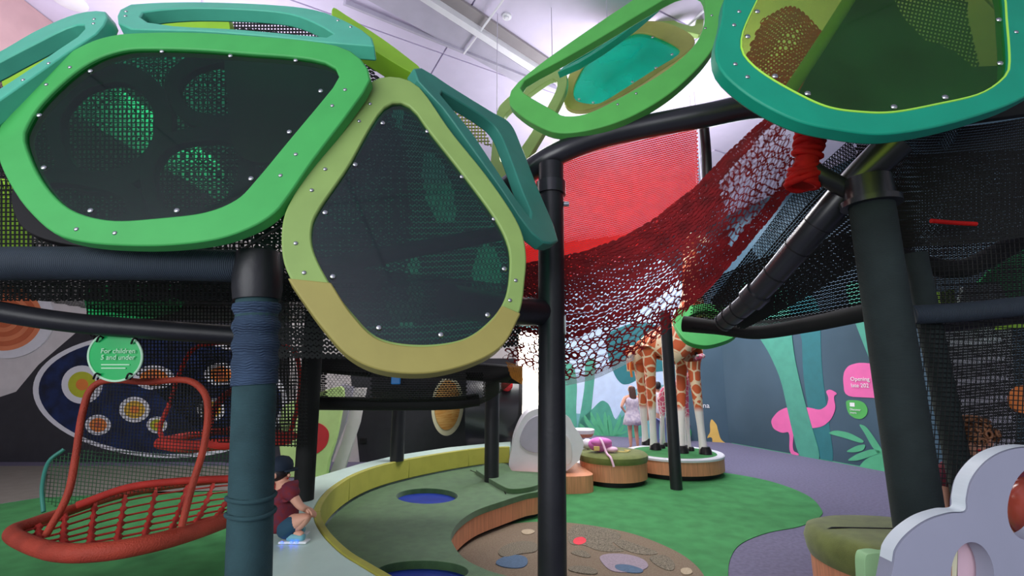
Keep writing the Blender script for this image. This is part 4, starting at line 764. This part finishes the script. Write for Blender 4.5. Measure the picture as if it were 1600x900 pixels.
# ================================================================== FAR FURNITURE
pc = F(1052, 706, .30); pr = .73
t = thing('giraffe_platform', 'round timber platform with white rim and green top carrying the giraffes', 'platform', (pc[0], pc[1], 0))
g0 = (pc[0], pc[1], 0)
lathe('kickboard', [(0, .007), (pr*.9, .007), (pr*.9, .08), (0, .08)], g0, M['kick'], t, 56); lathe('timber_skirt', [(0, .075), (pr, .075), (pr, .262), (0, .262)], g0, M['wood'], t, 56)
lathe('rim', [(pr*.86, .262), (pr+.01, .262), (pr+.012, .29), (pr, .302), (pr*.88, .302), (pr*.86, .29)], g0, M['white'], t, 56); lathe('green_top', [(0, .262), (pr*.87, .262), (pr*.87, .298), (0, .298)], g0, M['greenc'], t, 56)
cs = F(957, 706, .40); r_ = .48
t = thing('round_ottoman', 'olive round ottoman on timber base beside the giraffe platform', 'ottoman', (cs[0], cs[1], 0)); g1 = (cs[0], cs[1], 0)
lathe('kickboard', [(0, .007), (r_*.88, .007), (r_*.88, .07), (0, .07)], g1, M['kick'], t); lathe('timber_base', [(0, .07), (r_*.98, .07), (r_*.98, .29), (0, .29)], g1, M['wood'], t)
lathe('cushion', [(0, .29), (r_, .292), (r_+.012, .33), (r_+.01, .375), (r_*.95, .405), (r_*.6, .415), (0, .418)], g1, M['uol'], t)
# pink bag
bc = F(938, 706, .42)
t = thing('shoulder_bag', 'orchid pink shoulder bag with pale strap lying on the olive ottoman', 'bag', tuple(bc))
o = ell('body', bc+np.array([0, 0, .10]), (.17, .10, .10), M['bag'], t); ell('flap', bc+np.array([.01, -.05, .14]), (.15, .075, .06), M['bag'], t)
ell('pouch', bc+np.array([.15, -.06, .04]), (.09, .06, .04), M['bagp'], t)
tube('strap', cr_pts([bc+np.array(q) for q in ((-.02, -.06, .19), (.0, -.16, .16), (.04, -.25, .02), (.07, -.36, -.02), (.10, -.40, -.13))], 24), .016, M['bagp'], t, 8)
box('tag', bc+np.array([-.11, -.125, .03]), bc+np.array([-.03, -.10, .09]), M['tagy'], t, .006)
tube('cord', cr_pts([bc+np.array(q) for q in ((.22, -.05, .012), (.33, -.08, .012), (.40, 0, .012), (.36, .07, .012), (.44, .05, .012))], 24), .008, M['tagy'], t, 6)
tag(ell('clear_bag', F(921, 702, .42)+np.array([-.02, .05, .07]), (.09, .08, .075), M['white']), 'crumpled white bag beside the orchid pink shoulder bag', 'bag')
# white moulded seat / slide on timber base
Ys = 6.4
t = thing('white_slide', 'white moulded play slide on a timber base behind the black pole', 'slide', tuple(F(860, 742, 0)))
sl = cr_pts([(800, 742), (800, 700), (806, 676), (818, 652), (832, 641), (852, 638), (878, 645), (890, 653), (897, 666), (908, 682), (912, 695), (907, 712), (902, 722), (870, 742)], 60, True)
sp = [P(a, b, Ys) for a, b in sl]; sp = [np.array([p[0], p[1], max(p[2], .20)]) for p in sp]
extr('shell', [sp], (0, .7, 0), M['white'], t, smooth=30, bev=.03)
ch = [(812, 690), (822, 662), (838, 650), (858, 652), (866, 690), (858, 706), (828, 706)]
extr('chute', [[P(a, b, Ys-.012) for a, b in cr_pts(ch, 30, True)]], (0, .012, 0), M['track'], t, bev=.004)
extr('inner_lip', [[P(a, b, Ys-.02) for a, b in cr_pts([(880, 680), (888, 684), (893, 700), (892, 722), (880, 726), (872, 710), (872, 690)], 30, True)]], (0, .02, 0), M['wallw'], t, bev=.004)
xa, xb = P(796, 700, Ys)[0], P(920, 700, Ys)[0]
extr('timber_base', [cr_pts([np.array([x, y, .215]) for x, y in ((xa, Ys-.12), ((xa+xb)/2, Ys-.2), (xb, Ys-.12), (xb, Ys+.3), (xb-.05, Ys+.75), (xa, Ys+.75))], 40, True)], (0, 0, -.208), M['wood'], t)
sc = F(910, 672, .55)
t = thing('small_table', 'small white round table with timber edge in front of the fern mural', 'table', (sc[0], sc[1], 0)); g2 = (sc[0], sc[1], 0)
lathe('top', [(0, .5), (.2, .5), (.21, .56), (.2, .57), (0, .57)], g2, M['white'], t, 32); lathe('edge', [(.16, .44), (.2, .5), (0, .5), (0, .44)], g2, M['wood'], t, 32); lathe('pedestal', [(0, 0), (.12, 0), (.12, .02), (.04, .05), (.04, .44), (0, .44)], g2, M['white'], t, 24)
# black barrel tunnel with red knob, and the hatched oval on its left
bY = 7.79; b0, b1 = P(733, 636, bY), P(812, 638, bY); rad = .66
t = thing('black_tunnel', 'big black barrel tunnel beside the sunlit window', 'tunnel', (float(b0[0]+b1[0])/2, bY, 0))
ax = (b1-b0)/np.linalg.norm(b1-b0)
zc = max(b0[2], rad+.01); q0 = np.array([b0[0], b0[1], zc]); q1 = np.array([b1[0], b1[1], zc])
tube('barrel', [q0, q0+(q1-q0)*.97, q1], [rad, rad, rad*.985], M['blackm'], t, 48)
tube('end_ring', [q1-ax*.02, q1+ax*.03], rad+.012, M['kick'], t, 48)
ell('knob', P(792, 602, bY-.66), (.09, .09, .09), M['cherry'], t)
box('cradle', (q0[0], bY-.5, .007), (q1[0], bY+.5, .22), M['white'], t, .01)
t = thing('oval_wall_disc', 'leaning oval disc with cream rim and hatched orange face on the charcoal wall', 'disc', tuple(P(700, 681, 7.9)))
extr('rim', [[P(a, b, 7.9+(a-700)*.012) for a, b in elpx(699, 635, 25, 46, 48, .05)]], (0, .05, 0), M['cream'], t); extr('face', [[P(a, b, 7.885+(a-700)*.012) for a, b in elpx(699, 633, 20, 39, 48, .05)]], (0, .02, 0), M['hornp'], t)
tube('wall_bracket', [P(699, 635, 7.95), P(699, 635, 8.49)], .05, M['kick'], t, 10)
# apple shaped green board and grey fin
t = thing('apple_board', 'pale green apple shaped board with a red centre standing on green carpet', 'board', tuple(F(480, 728, .006)))
ay = 7.2
def dn(p): return np.array([p[0], p[1], .006]) if p[2] < .26 else p
extr('board', [[dn(P(a, b, ay)) for a, b in cr_pts([(440, 640), (480, 622), (520, 606), (536, 610), (530, 660), (520, 700), (508, 722), (470, 727), (440, 722)], 40, True)]], (0, .09, 0), M['applel'], t, bev=.01)
extr('red_centre', [[P(a, b, ay-.012) for a, b in cr_pts([(480, 664), (500, 662), (513, 675), (510, 695), (496, 708), (478, 712)], 30, True)]], (0, .012, 0), M['cherry'], t)
t = thing('white_fin', 'white and grey curved fin standing beside the apple shaped board', 'board', tuple(F(540, 722, .006)))
extr('side', [[dn(P(a, b, 7.45)) for a, b in [(534, 600), (552, 604), (540, 660), (524, 700), (512, 722), (506, 724), (518, 690), (530, 650)]]], (0, .05, 0), M['track'], t)
extr('face', [[dn(P(a, b, 7.5)) for a, b in [(550, 606), (572, 606), (562, 660), (545, 712), (538, 719), (516, 722), (534, 690), (545, 650)]]], (0, .06, 0), M['wallw'], t, bev=.006)
# ================================================================== GIRAFFES
def P_(px, py, Y, dz=0): return P(px, py, Y)+np.array([0, 0, dz])
def giraffe(name, label, hooves, tops, spine, m, rl, rb, group):
    zh = .302; base = np.mean([h for h in hooves], 0); t = thing(name, label, 'giraffe', (base[0], base[1], zh), group)
    vr = []; ed = []
    for p, r in spine: vr.append((p, r))
    ed += [(i, i+1) for i in range(len(spine)-1)]
    for h, (si, off) in zip(hooves, tops):
        top = np.array(spine[si][0])+np.array(off); h = np.array(h)
        k = len(vr); knee = h+(top-h)*.48
        vr += [(top, rl*1.9), (h+(top-h)*.74, rl*1.35), (knee, rl*1.08), (h+(top-h)*.25, rl*.8), (h+(top-h)*.10, rl*.85), (h+np.array([0, 0, .02]), rl*1.05)]
        ed += [(si, k)]+[(k+i, k+i+1) for i in range(5)]
    b = skin('body', vr, ed, m, t)
    for h in hooves:
        h = np.array(h); lathe('hoof', [(0, -.015), (rl*1.2, -.015), (rl*1.15, .03), (rl*.85, rl*1.3), (0, rl*1.3)], (h[0]+.02, h[1]-.01, zh+.015), M['hoof'], t, 16, 1.15, 1.25)
    return t, vr
def FH(px, py): return F(px, py, .302)
h1, h2, h3, h4 = FH(1022, 702), FH(1009, 695), FH(1064, 707), FH(1100, 709)
sp = [(p_+np.array([0, 0, -.09 if k_ < 4 else 0]), r_k*(1.1 if k_ < 5 else 1.0)) for k_, (p_, r_k) in enumerate([(P_(1003, 548, 7.75), .20), (P_(1012, 535, 7.75), .28), (P_(1040, 528, 7.7), .33), (P_(1068, 524, 7.65), .33), (P_(1082, 505, 7.6), .24), (P_(1082, 472, 7.6), .19), (P_(1080, 428, 7.6), .15), (P_(1078, 390, 7.6), .12), (P_(1080, 368, 7.6), .12), (P_(1096, 374, 7.5), .085), (P_(1108, 382, 7.45), .06)])]
mg, _ = giraffe('giraffe', 'tall orange patched giraffe with white lower legs on the round platform', [h1, h2, h3, h4], [(1, (-.02, -.12, -.05)), (0, (0, .16, -.02)), (3, (.0, .14, -.1)), (3, (.06, -.14, -.12))], sp, M['giraffe'], .07, .3, 'giraffe sculptures')
hd = sp[8][0]
for s in (-1, 1):
    tube('horn', [hd+np.array([0, s*.05, .08]), hd+np.array([-.01, s*.06, .24])], [.02, .028], M['hoof'], mg, 8)
    ell('ear', hd+np.array([-.04, s*.15, .09]), (.03, .09, .04), M['giraffe'], mg); ell('eye', hd+np.array([.08, s*.09, .04]), (.02, .02, .02), M['hoof'], mg)
tube('tail', cr_pts([sp[0][0]+np.array([-.12, .05, .10]), sp[0][0]+np.array([-.19, .06, -.12]), sp[0][0]+np.array([-.17, .08, -.34])], 12), [.03, .016, .02], M['orange'], mg, 8)
c1, c2, c3, c4 = FH(1033, 700), FH(1038, 697), FH(1072, 701), FH(1078, 704)
sp2 = [(P_(1034, 622, 8.0), .09), (P_(1040, 612, 8.0), .12), (P_(1054, 607, 8.0), .13), (P_(1068, 606, 8.0), .12), (P_(1075, 596, 7.98), .085), (P_(1085, 576, 7.7), .065), (P_(1089, 560, 7.5), .06), (P_(1094, 557, 7.42), .052), (P_(1102, 555, 7.36), .034)]
bg_, _ = giraffe('giraffe', 'small pink patched giraffe calf standing behind the tall giraffe', [c1, c2, c3, c4], [(0, (0, -.06, -.02)), (0, (0, .06, -.02)), (3, (0, .06, -.04)), (3, (0, -.06, -.04))], sp2, M['calf'], .034, .13, 'giraffe sculptures')
hd = sp2[6][0]
for s in (-1, 1):
    tube('horn', [hd+np.array([0, s*.025, .03]), hd+np.array([-.01, s*.03, .10])], .011, M['hoof'], bg_, 6); ell('ear', hd+np.array([-.02, s*.08, .04]), (.015, .045, .02), M['calf'], bg_); ell('eye', hd+np.array([.05, s*.045, .015]), (.012, .012, .012), M['hoof'], bg_)
# coloured bundle behind the platform
bb = F(1070, 690, 0); t = thing('soft_toy_bundle', 'purple and green soft bundle on the floor behind the giraffe legs', 'toy', tuple(bb))
ell('green_part', bb+np.array([0, 0, .2]), (.16, .14, .2), M['signg'], t); ell('purple_part', bb+np.array([-.02, -.03, .36]), (.17, .13, .1), M['purple'], t)
# ================================================================== PEOPLE
def person(label, base, H, pose, cloth, face, group=None):
    """standing figure; face = yaw the person looks towards"""
    t = thing('person', label, 'person', tuple(base), group); R = np.array([[math.cos(face), -math.sin(face), 0], [math.sin(face), math.cos(face), 0], [0, 0, 1]])
    def q(x, y, z): return np.array(base)+R @ (np.array([x, y, z])*H)      # +y = forward
    vr = [(q(0, 0, .53), (.085*H, .062*H)), (q(0, 0, .62), (.075*H, .055*H)), (q(0, 0, .74), (.09*H, .058*H)), (q(0, 0, .815), (.055*H, .045*H)), (q(0, .005, .85), .03*H), (q(0, .012, .90), (.048*H, .055*H)), (q(0, .016, .955), (.05*H, .058*H)), (q(0, .01, .99), .03*H)]
    ed = [(i, i+1) for i in range(7)]
    for s in (-1, 1):
        k = len(vr); vr += [(q(s*.05, 0, .48), .05*H), (q(s*.052, .012, .28), .033*H), (q(s*.054, -.005, .17), .03*H), (q(s*.056, -.01, .045), .019*H), (q(s*.06, .045, .018), .018*H), (q(s*.064, .085, .013), .014*H)]
        ed += [(0, k)]+[(k+i, k+i+1) for i in range(5)]
        k = len(vr); el, ha = pose[0 if s < 0 else 1]
        vr += [(q(s*.115, 0, .795), .034*H), (q(*el), .024*H), (q(*(np.array(el)*.4+np.array(ha)*.6)), .019*H), (q(*ha), .014*H)]; ed += [(3, k), (k, k+1), (k+1, k+2), (k+2, k+3)]
        hp = q(*ha); dr = hp-q(*el); dr /= np.linalg.norm(dr); sd_ = np.cross(dr, R @ np.array([0, 1., 0])); sd_ /= np.linalg.norm(sd_)+1e-9
        kk = k+3
        for f_ in range(4):
            j = len(vr); off = sd_*(f_-1.5)*.011*H; L = (.05, .055, .052, .042)[f_]*H
            vr += [(hp+dr*.025*H+off, .0062*H), (hp+dr*(.025*H+L*.6)+off, .0055*H), (hp+dr*(.025*H+L)+off+R @ np.array([0, .008*H, 0]), .0045*H)]; ed += [(kk, j), (j, j+1), (j+1, j+2)]
        j = len(vr); vr += [(hp+dr*.012*H+sd_*.022*H, .0065*H), (hp+dr*.035*H+sd_*.032*H, .005*H)]; ed += [(kk, j), (j, j+1)]
    skin('body', vr, ed, M['skin'], t)
    for s in (-1, 1):
        ell('ear', q(s*.052, .005, .925), (.008*H, .015*H, .02*H), M['skin'], t, 8, 6); ell('eye', q(s*.02, .066, .935), (.008*H, .008*H, .007*H), M['haird'], t, 8, 6)
    ell('nose', q(0, .075, .918), (.009*H, .012*H, .013*H), M['skin'], t, 8, 6); ell('mouth', q(0, .066, .893), (.016*H, .006*H, .004*H), M['cherry'], t, 8, 6)
    cloth(t, q, H); return t
def woman_cloth(t, q, H):
    prof = [(.075, .80), (.10, .77), (.095, .70), (.082, .63), (.10, .55), (.125, .46), (.14, .38)]
    V = []; n = 24
    for r, z in prof:
        for k in range(n): a = 2*math.pi*k/n; V.append(q(r*1.12*math.cos(a), r*.8*math.sin(a), z+.006*math.sin(a*6)*(z < .5)))
    Fc = [[i*n+k, i*n+(k+1) % n, (i+1)*n+(k+1) % n, (i+1)*n+k] for i in range(len(prof)-1) for k in range(n)]
    o = mobj('dress', V, Fc, M['dress'], t, smooth=180); s = o.modifiers.new('th', 'SOLIDIFY'); s.thickness = .01
    skin('hair', [(q(0, .0, .975), (.058*H, .058*H)), (q(0, -.02, .93), (.062*H, .058*H)), (q(0, -.04, .86), (.062*H, .04*H)), (q(.005, -.055, .79), (.06*H, .032*H)), (q(-.005, -.06, .73), (.045*H, .025*H)), (q(0, -.06, .68), (.02*H, .015*H))], [(i, i+1) for i in range(5)], M['hair'], t)
def man_cloth(t, q, H, shirt='shirtw', trou='jeans', hair='haird'):
    vr = [(q(0, 0, .50), (.098*H, .075*H)), (q(0, 0, .62), (.09*H, .07*H)), (q(0, 0, .74), (.102*H, .07*H)), (q(0, 0, .82), (.06*H, .05*H))]; ed = [(0, 1), (1, 2), (2, 3)]
    for s in (-1, 1): k = len(vr); vr += [(q(s*.118, 0, .795), .045*H), (q(s*.145, 0, .70), .04*H)]; ed += [(3, k), (k, k+1)]
    skin('shirt', vr, ed, M[shirt], t)
    vr = [(q(0, 0, .53), (.093*H, .07*H))]; ed = []
    for s in (-1, 1): k = len(vr); vr += [(q(s*.05, 0, .46), .06*H), (q(s*.053, .01, .28), .047*H), (q(s*.055, -.006, .06), .036*H)]; ed += [(0, k), (k, k+1), (k+1, k+2)]
    skin('trousers', vr, ed, M[trou], t)
    skin('hair', [(q(0, .01, .985), (.05*H, .055*H)), (q(0, -.015, .955), (.06*H, .058*H)), (q(0, -.035, .915), (.05*H, .035*H)), (q(0, -.035, .885), (.03*H, .02*H))], [(0, 1), (1, 2), (2, 3)], M[hair], t)
hang = ((-.15, -.01, .64), (-.155, .02, .50)); hangr = ((.15, -.01, .64), (.155, .02, .50)); hip = ((-.19, -.03, .66), (-.11, .02, .57)); hipr = ((.19, -.03, .66), (.11, .02, .57))
wb_ = P(988, 640, 9.9); person('woman with long brown hair in a short white patterned dress, hand on hip', (wb_[0], 9.9, 0), 1.30, (hip, hangr), woman_cloth, .12)
mb = P(1029, 640, 9.7); person('person with short black hair in white shirt and washed blue trousers, back turned', (mb[0], 9.7, 0), 1.37, (hang, hangr), man_cloth, -.1)
kb = P(1526, 705, 2.75); person('child with curly auburn hair standing behind the white clover board', (kb[0], 2.75, 0), 1.18, (hang, hangr), lambda t, q, H: man_cloth(t, q, H, 'shirtr', 'shorts', 'hairb'), math.pi*.8)
# curls for the child behind the board
kt = [o for o in bpy.data.objects if o.get('label', '').startswith('child with curly')][0]; hc = np.array([kb[0], 2.75, 1.13]); gs = []
for i in range(70):
    a, b2 = random.uniform(0, 2*math.pi), random.uniform(-.4, 1.4); n_ = np.array([math.cos(a)*math.cos(b2), math.sin(a)*math.cos(b2), math.sin(b2)]); c = hc+n_*np.array([.085, .09, .085])
    u = np.cross(n_, [0, 0, 1.])+1e-3; u /= np.linalg.norm(u); v2 = np.cross(n_, u)
    gs.append(tube_geo([c+.02*(math.cos(k)*u+math.sin(k)*v2)+n_*.003*k for k in np.linspace(0, 7, 10)], .007, 5))
v_, f_ = join_geo(gs); mobj('curls', v_, f_, M['hairb'], kt, smooth=180)
# crouching child
Yc = 2.98
def c_(px, py, dy=0.): return P(px, py, Yc+dy)
t = thing('person', 'child in dark cap and red plaid shirt crouching on the pale ledge', 'person', (float(c_(450, 838)[0]), Yc, .5))
vr = [(c_(440, 822), .06), (c_(440, 800), .05), (c_(443, 776), .05), (c_(443, 760), .045), (c_(440, 752), .03), (c_(439, 742), (.056, .06)), (c_(438, 728), .058)]; ed = [(i, i+1) for i in range(6)]
for dy, kn, an, toe in ((-.05, (486, 806), (457, 830), (474, 837)), (.09, (478, 806), (452, 832), (470, 838))):
    k = len(vr); vr += [(c_(448, 822, dy), .055), (c_(kn[0], kn[1], dy), .036), (c_(472, 817, dy), .034), (c_(an[0], an[1], dy), .022), (c_(toe[0]-5, toe[1]-2, dy), .022), (c_(*toe, dy), .02)]; ed += [(0, k)]+[(k+i, k+i+1) for i in range(5)]
for dy, el, ha in ((-.08, (468, 790), (480, 793)), (.1, (466, 788), (479, 796))):
    k = len(vr); vr += [(c_(452, 766, dy), .034), (c_(*el, dy), .024), (c_(474, 794, dy), .02), (c_(*ha, dy*.6), .016)]; ed += [(3, k), (k, k+1), (k+1, k+2), (k+2, k+3)]; hp = c_(*ha, dy*.6)
    for f_ in range(4):
        j = len(vr); off = np.array([.004*f_, (f_-1.5)*.011, -.004*f_]); vr += [(hp+off+np.array([.016, 0, -.008]), .007), (hp+off+np.array([.034, 0, -.022]), .006), (hp+off+np.array([.038, 0, -.04]), .005)]; ed += [(k+3, j), (j, j+1), (j+1, j+2)]
    j = len(vr); vr += [(hp+np.array([.008, -.02, -.01]), .007), (hp+np.array([.024, -.026, -.024]), .006)]; ed += [(k+3, j), (j, j+1)]
skin('body', vr, ed, M['skin'], t)
sh = [(c_(438, 834), (.105, .10)), (c_(440, 808), (.105, .10)), (c_(442, 782), (.105, .10)), (c_(443, 764), (.07, .06))]; se = [(0, 1), (1, 2), (2, 3)]
for dy in (-.08, .1): k = len(sh); sh += [(c_(454, 767, dy), .045), (c_(463, 781, dy), .04)]; se += [(3, k), (k, k+1)]
skin('shirt', sh, se, M['shirtr'], t)
so = [(c_(442, 828), (.08, .08))]; se = []
for dy in (-.05, .09): k = len(so); so += [(c_(450, 822, dy), .06), (c_(470, 812, dy), .046)]; se += [(0, k), (k, k+1)]
skin('shorts', so, se, M['shorts'], t)
hc = c_(438, 732)
ell('hair', hc+np.array([-.005, 0, -.02]), (.062, .068, .055), M['haird'], t); lathe('cap', [(.074, -.01), (.074, .015), (.066, .04), (.045, .062), (.015, .07), (0, .071)], hc+np.array([0, 0, .005]), M['cap'], t, 24)
extr('cap_brim', [[hc+np.array([.055+.05*math.cos(a), .06*math.sin(a), -.002]) for a in np.linspace(-math.pi/2, math.pi/2, 14)]], (0, 0, -.008), M['cap'], t)
for dy in (-.02,): ell('nose', hc+np.array([.066, dy, -.035]), (.01, .008, .01), M['skin'], t, 8, 6); ell('ear', hc+np.array([0, -.062, -.03]), (.014, .008, .018), M['skin'], t, 8, 6); ell('eye', hc+np.array([.055, -.03, -.02]), (.006, .007, .006), M['haird'], t, 8, 6); ell('mouth', hc+np.array([.056, -.01, -.055]), (.005, .014, .004), M['cherry'], t, 8, 6)
for dy in (-.05, .09):
    a = c_(455, 833, dy); z0 = .502
    skin('shoe', [(np.array([a[0]-.03, a[1], z0+.035]), .034), (np.array([a[0]+.03, a[1], z0+.03]), .03), (np.array([a[0]+.085, a[1], z0+.024]), .024)], [(0, 1), (1, 2)], M['shoe'], t)
    box('sole', (a[0]-.06, a[1]-.03, z0), (a[0]+.105, a[1]+.03, z0+.014), M['sole'], t, .005); tube('sock', [c_(459, 824, dy), c_(456, 831, dy)], .028, M['cap'], t, 12)
    for dx in (-.035, .02, .05): ell('heel_light', (a[0]+dx, a[1]-.033, z0+.012), (.009, .006, .006), M['led'], t, 8, 6)
# ================================================================== RIGHT FOREGROUND
Yw = 1.62; ext = (0.0, .06, 0)
t = thing('clover_board', 'large white clover shaped board with oval cut-outs in the right corner', 'board', tuple(F(1520, 1500, 0)*0+np.array([P(1520, 800, Yw)[0], Yw, 0])))
outl = cr_pts([(1397, 880), (1402, 858), (1420, 835), (1450, 814), (1484, 803), (1510, 800), (1512, 780), (1520, 750), (1545, 720), (1580, 703), (1625, 700), (1680, 712), (1720, 760), (1740, 900), (1740, 1100), (1720, 1400), (1690, 1760), (1440, 1760), (1400, 1400), (1380, 1100), (1385, 960)], 130, True)
def Q(a, b, dy=0.): p = P(a, b, Yw); return np.array([p[0], p[1]+dy, max(p[2], .0)])
hole1 = elpx(1520, 902, 34, 55, 40, -.05); hole2 = elpx(1614, 785, 38, 60, 44, .25)
extr('board', [[Q(*p) for p in outl], [Q(*p) for p in hole1[::-1]], [Q(*p) for p in hole2[::-1]]], ext, M['board'], t, smooth=40, bev=.004)
# light catching the upper left edge, painted as a paler band
band = outl[0:78]
V = [Q(*p)+np.array([0, .006, 0]) for p in band]; cb = Q(1560, 1000); V2 = []
o_ = [v+(v-cb)/np.linalg.norm(v-cb)*.003 for v in V]
VV = o_+[v+np.array([0, .05, 0]) for v in o_]; n = len(o_); mobj('lit_edge_band', VV, [[i, i+1, n+i+1, n+i] for i in range(n-1)], M['boarde'], t)
bk = [[(1480, 840), (1512, 840), (1522, 900), (1522, 980), (1480, 980)], [(1512, 840), (1532, 842), (1530, 980), (1522, 980), (1522, 900)], [(1532, 842), (1565, 850), (1565, 980), (1528, 980)]]
for q_, mm in zip(bk, ('tan', 'cream', 'rose')): extr('back_print', [[Q(a, b, .075) for a, b in q_]], (0, .01, 0), M[mm], t, smooth=0)
tag(ell('copper_balloon', P(1622, 800, Yw+.16), (.10, .09, .12), M['copper']), 'shiny copper balloon behind the oval cut-out of the clover board', 'balloon')
tag(extr('leaf_board', [cr_pts([P(a, b, 1.9) for a, b in ((1352, 905), (1352, 872), (1362, 865), (1385, 866), (1420, 880), (1420, 1000), (1360, 1000))], 36, True)], (0, .05, 0), M['leafg'], bev=.005), 'pale green rounded leaf board behind the clover board', 'board')
sc = F(1392, 826, .47); t = thing('olive_stool', 'heart shaped olive padded stool on a timber base near the rope wrapped pole', 'stool', (sc[0], sc[1], 0))
def heart(k, z): return [np.array([sc[0]+k*x, sc[1]+k*y, z]) for x, y in cr_pts([(-.50, .02), (-.44, .22), (-.25, .34), (0, .36), (.25, .30), (.42, .12), (.40, -.18), (.2, -.42), (-.08, -.52), (-.34, -.42), (-.47, -.2)], 48, True)]
extr('kickboard', [heart(.85, .08)], (0, 0, -.08), M['kick'], t); extr('timber_base', [heart(.96, .275)], (0, 0, -.2), M['wood'], t)
V = []; Fc = []; rings = [(.97, .27), (1.0, .31), (1.02, .38), (.97, .45), (.85, .47), (.55, .478)]
for k, z in rings: V += heart(k, z)
for i in range(len(rings)-1): Fc += [[i*48+j, i*48+(j+1) % 48, (i+1)*48+(j+1) % 48, (i+1)*48+j] for j in range(48)]
Fc.append([5*48+j for j in range(48)]); fixn(mobj('cushion', V, Fc, M['uol'], t, smooth=180))
tube('seam', [np.array([sc[0]-.46+.45*s, sc[1]+.0-.03*s, .474+.004*min(1, s*5)-.03*max(0, .15-s)*5]) for s in np.linspace(.05, 1.6, 16)], .006, M['kick'], t, 6)
lathe('button', [(0, .475), (.09, .475), (.085, .488), (0, .49)], (sc[0]+.16, sc[1]-.2, 0), M['kick'], t, 24)
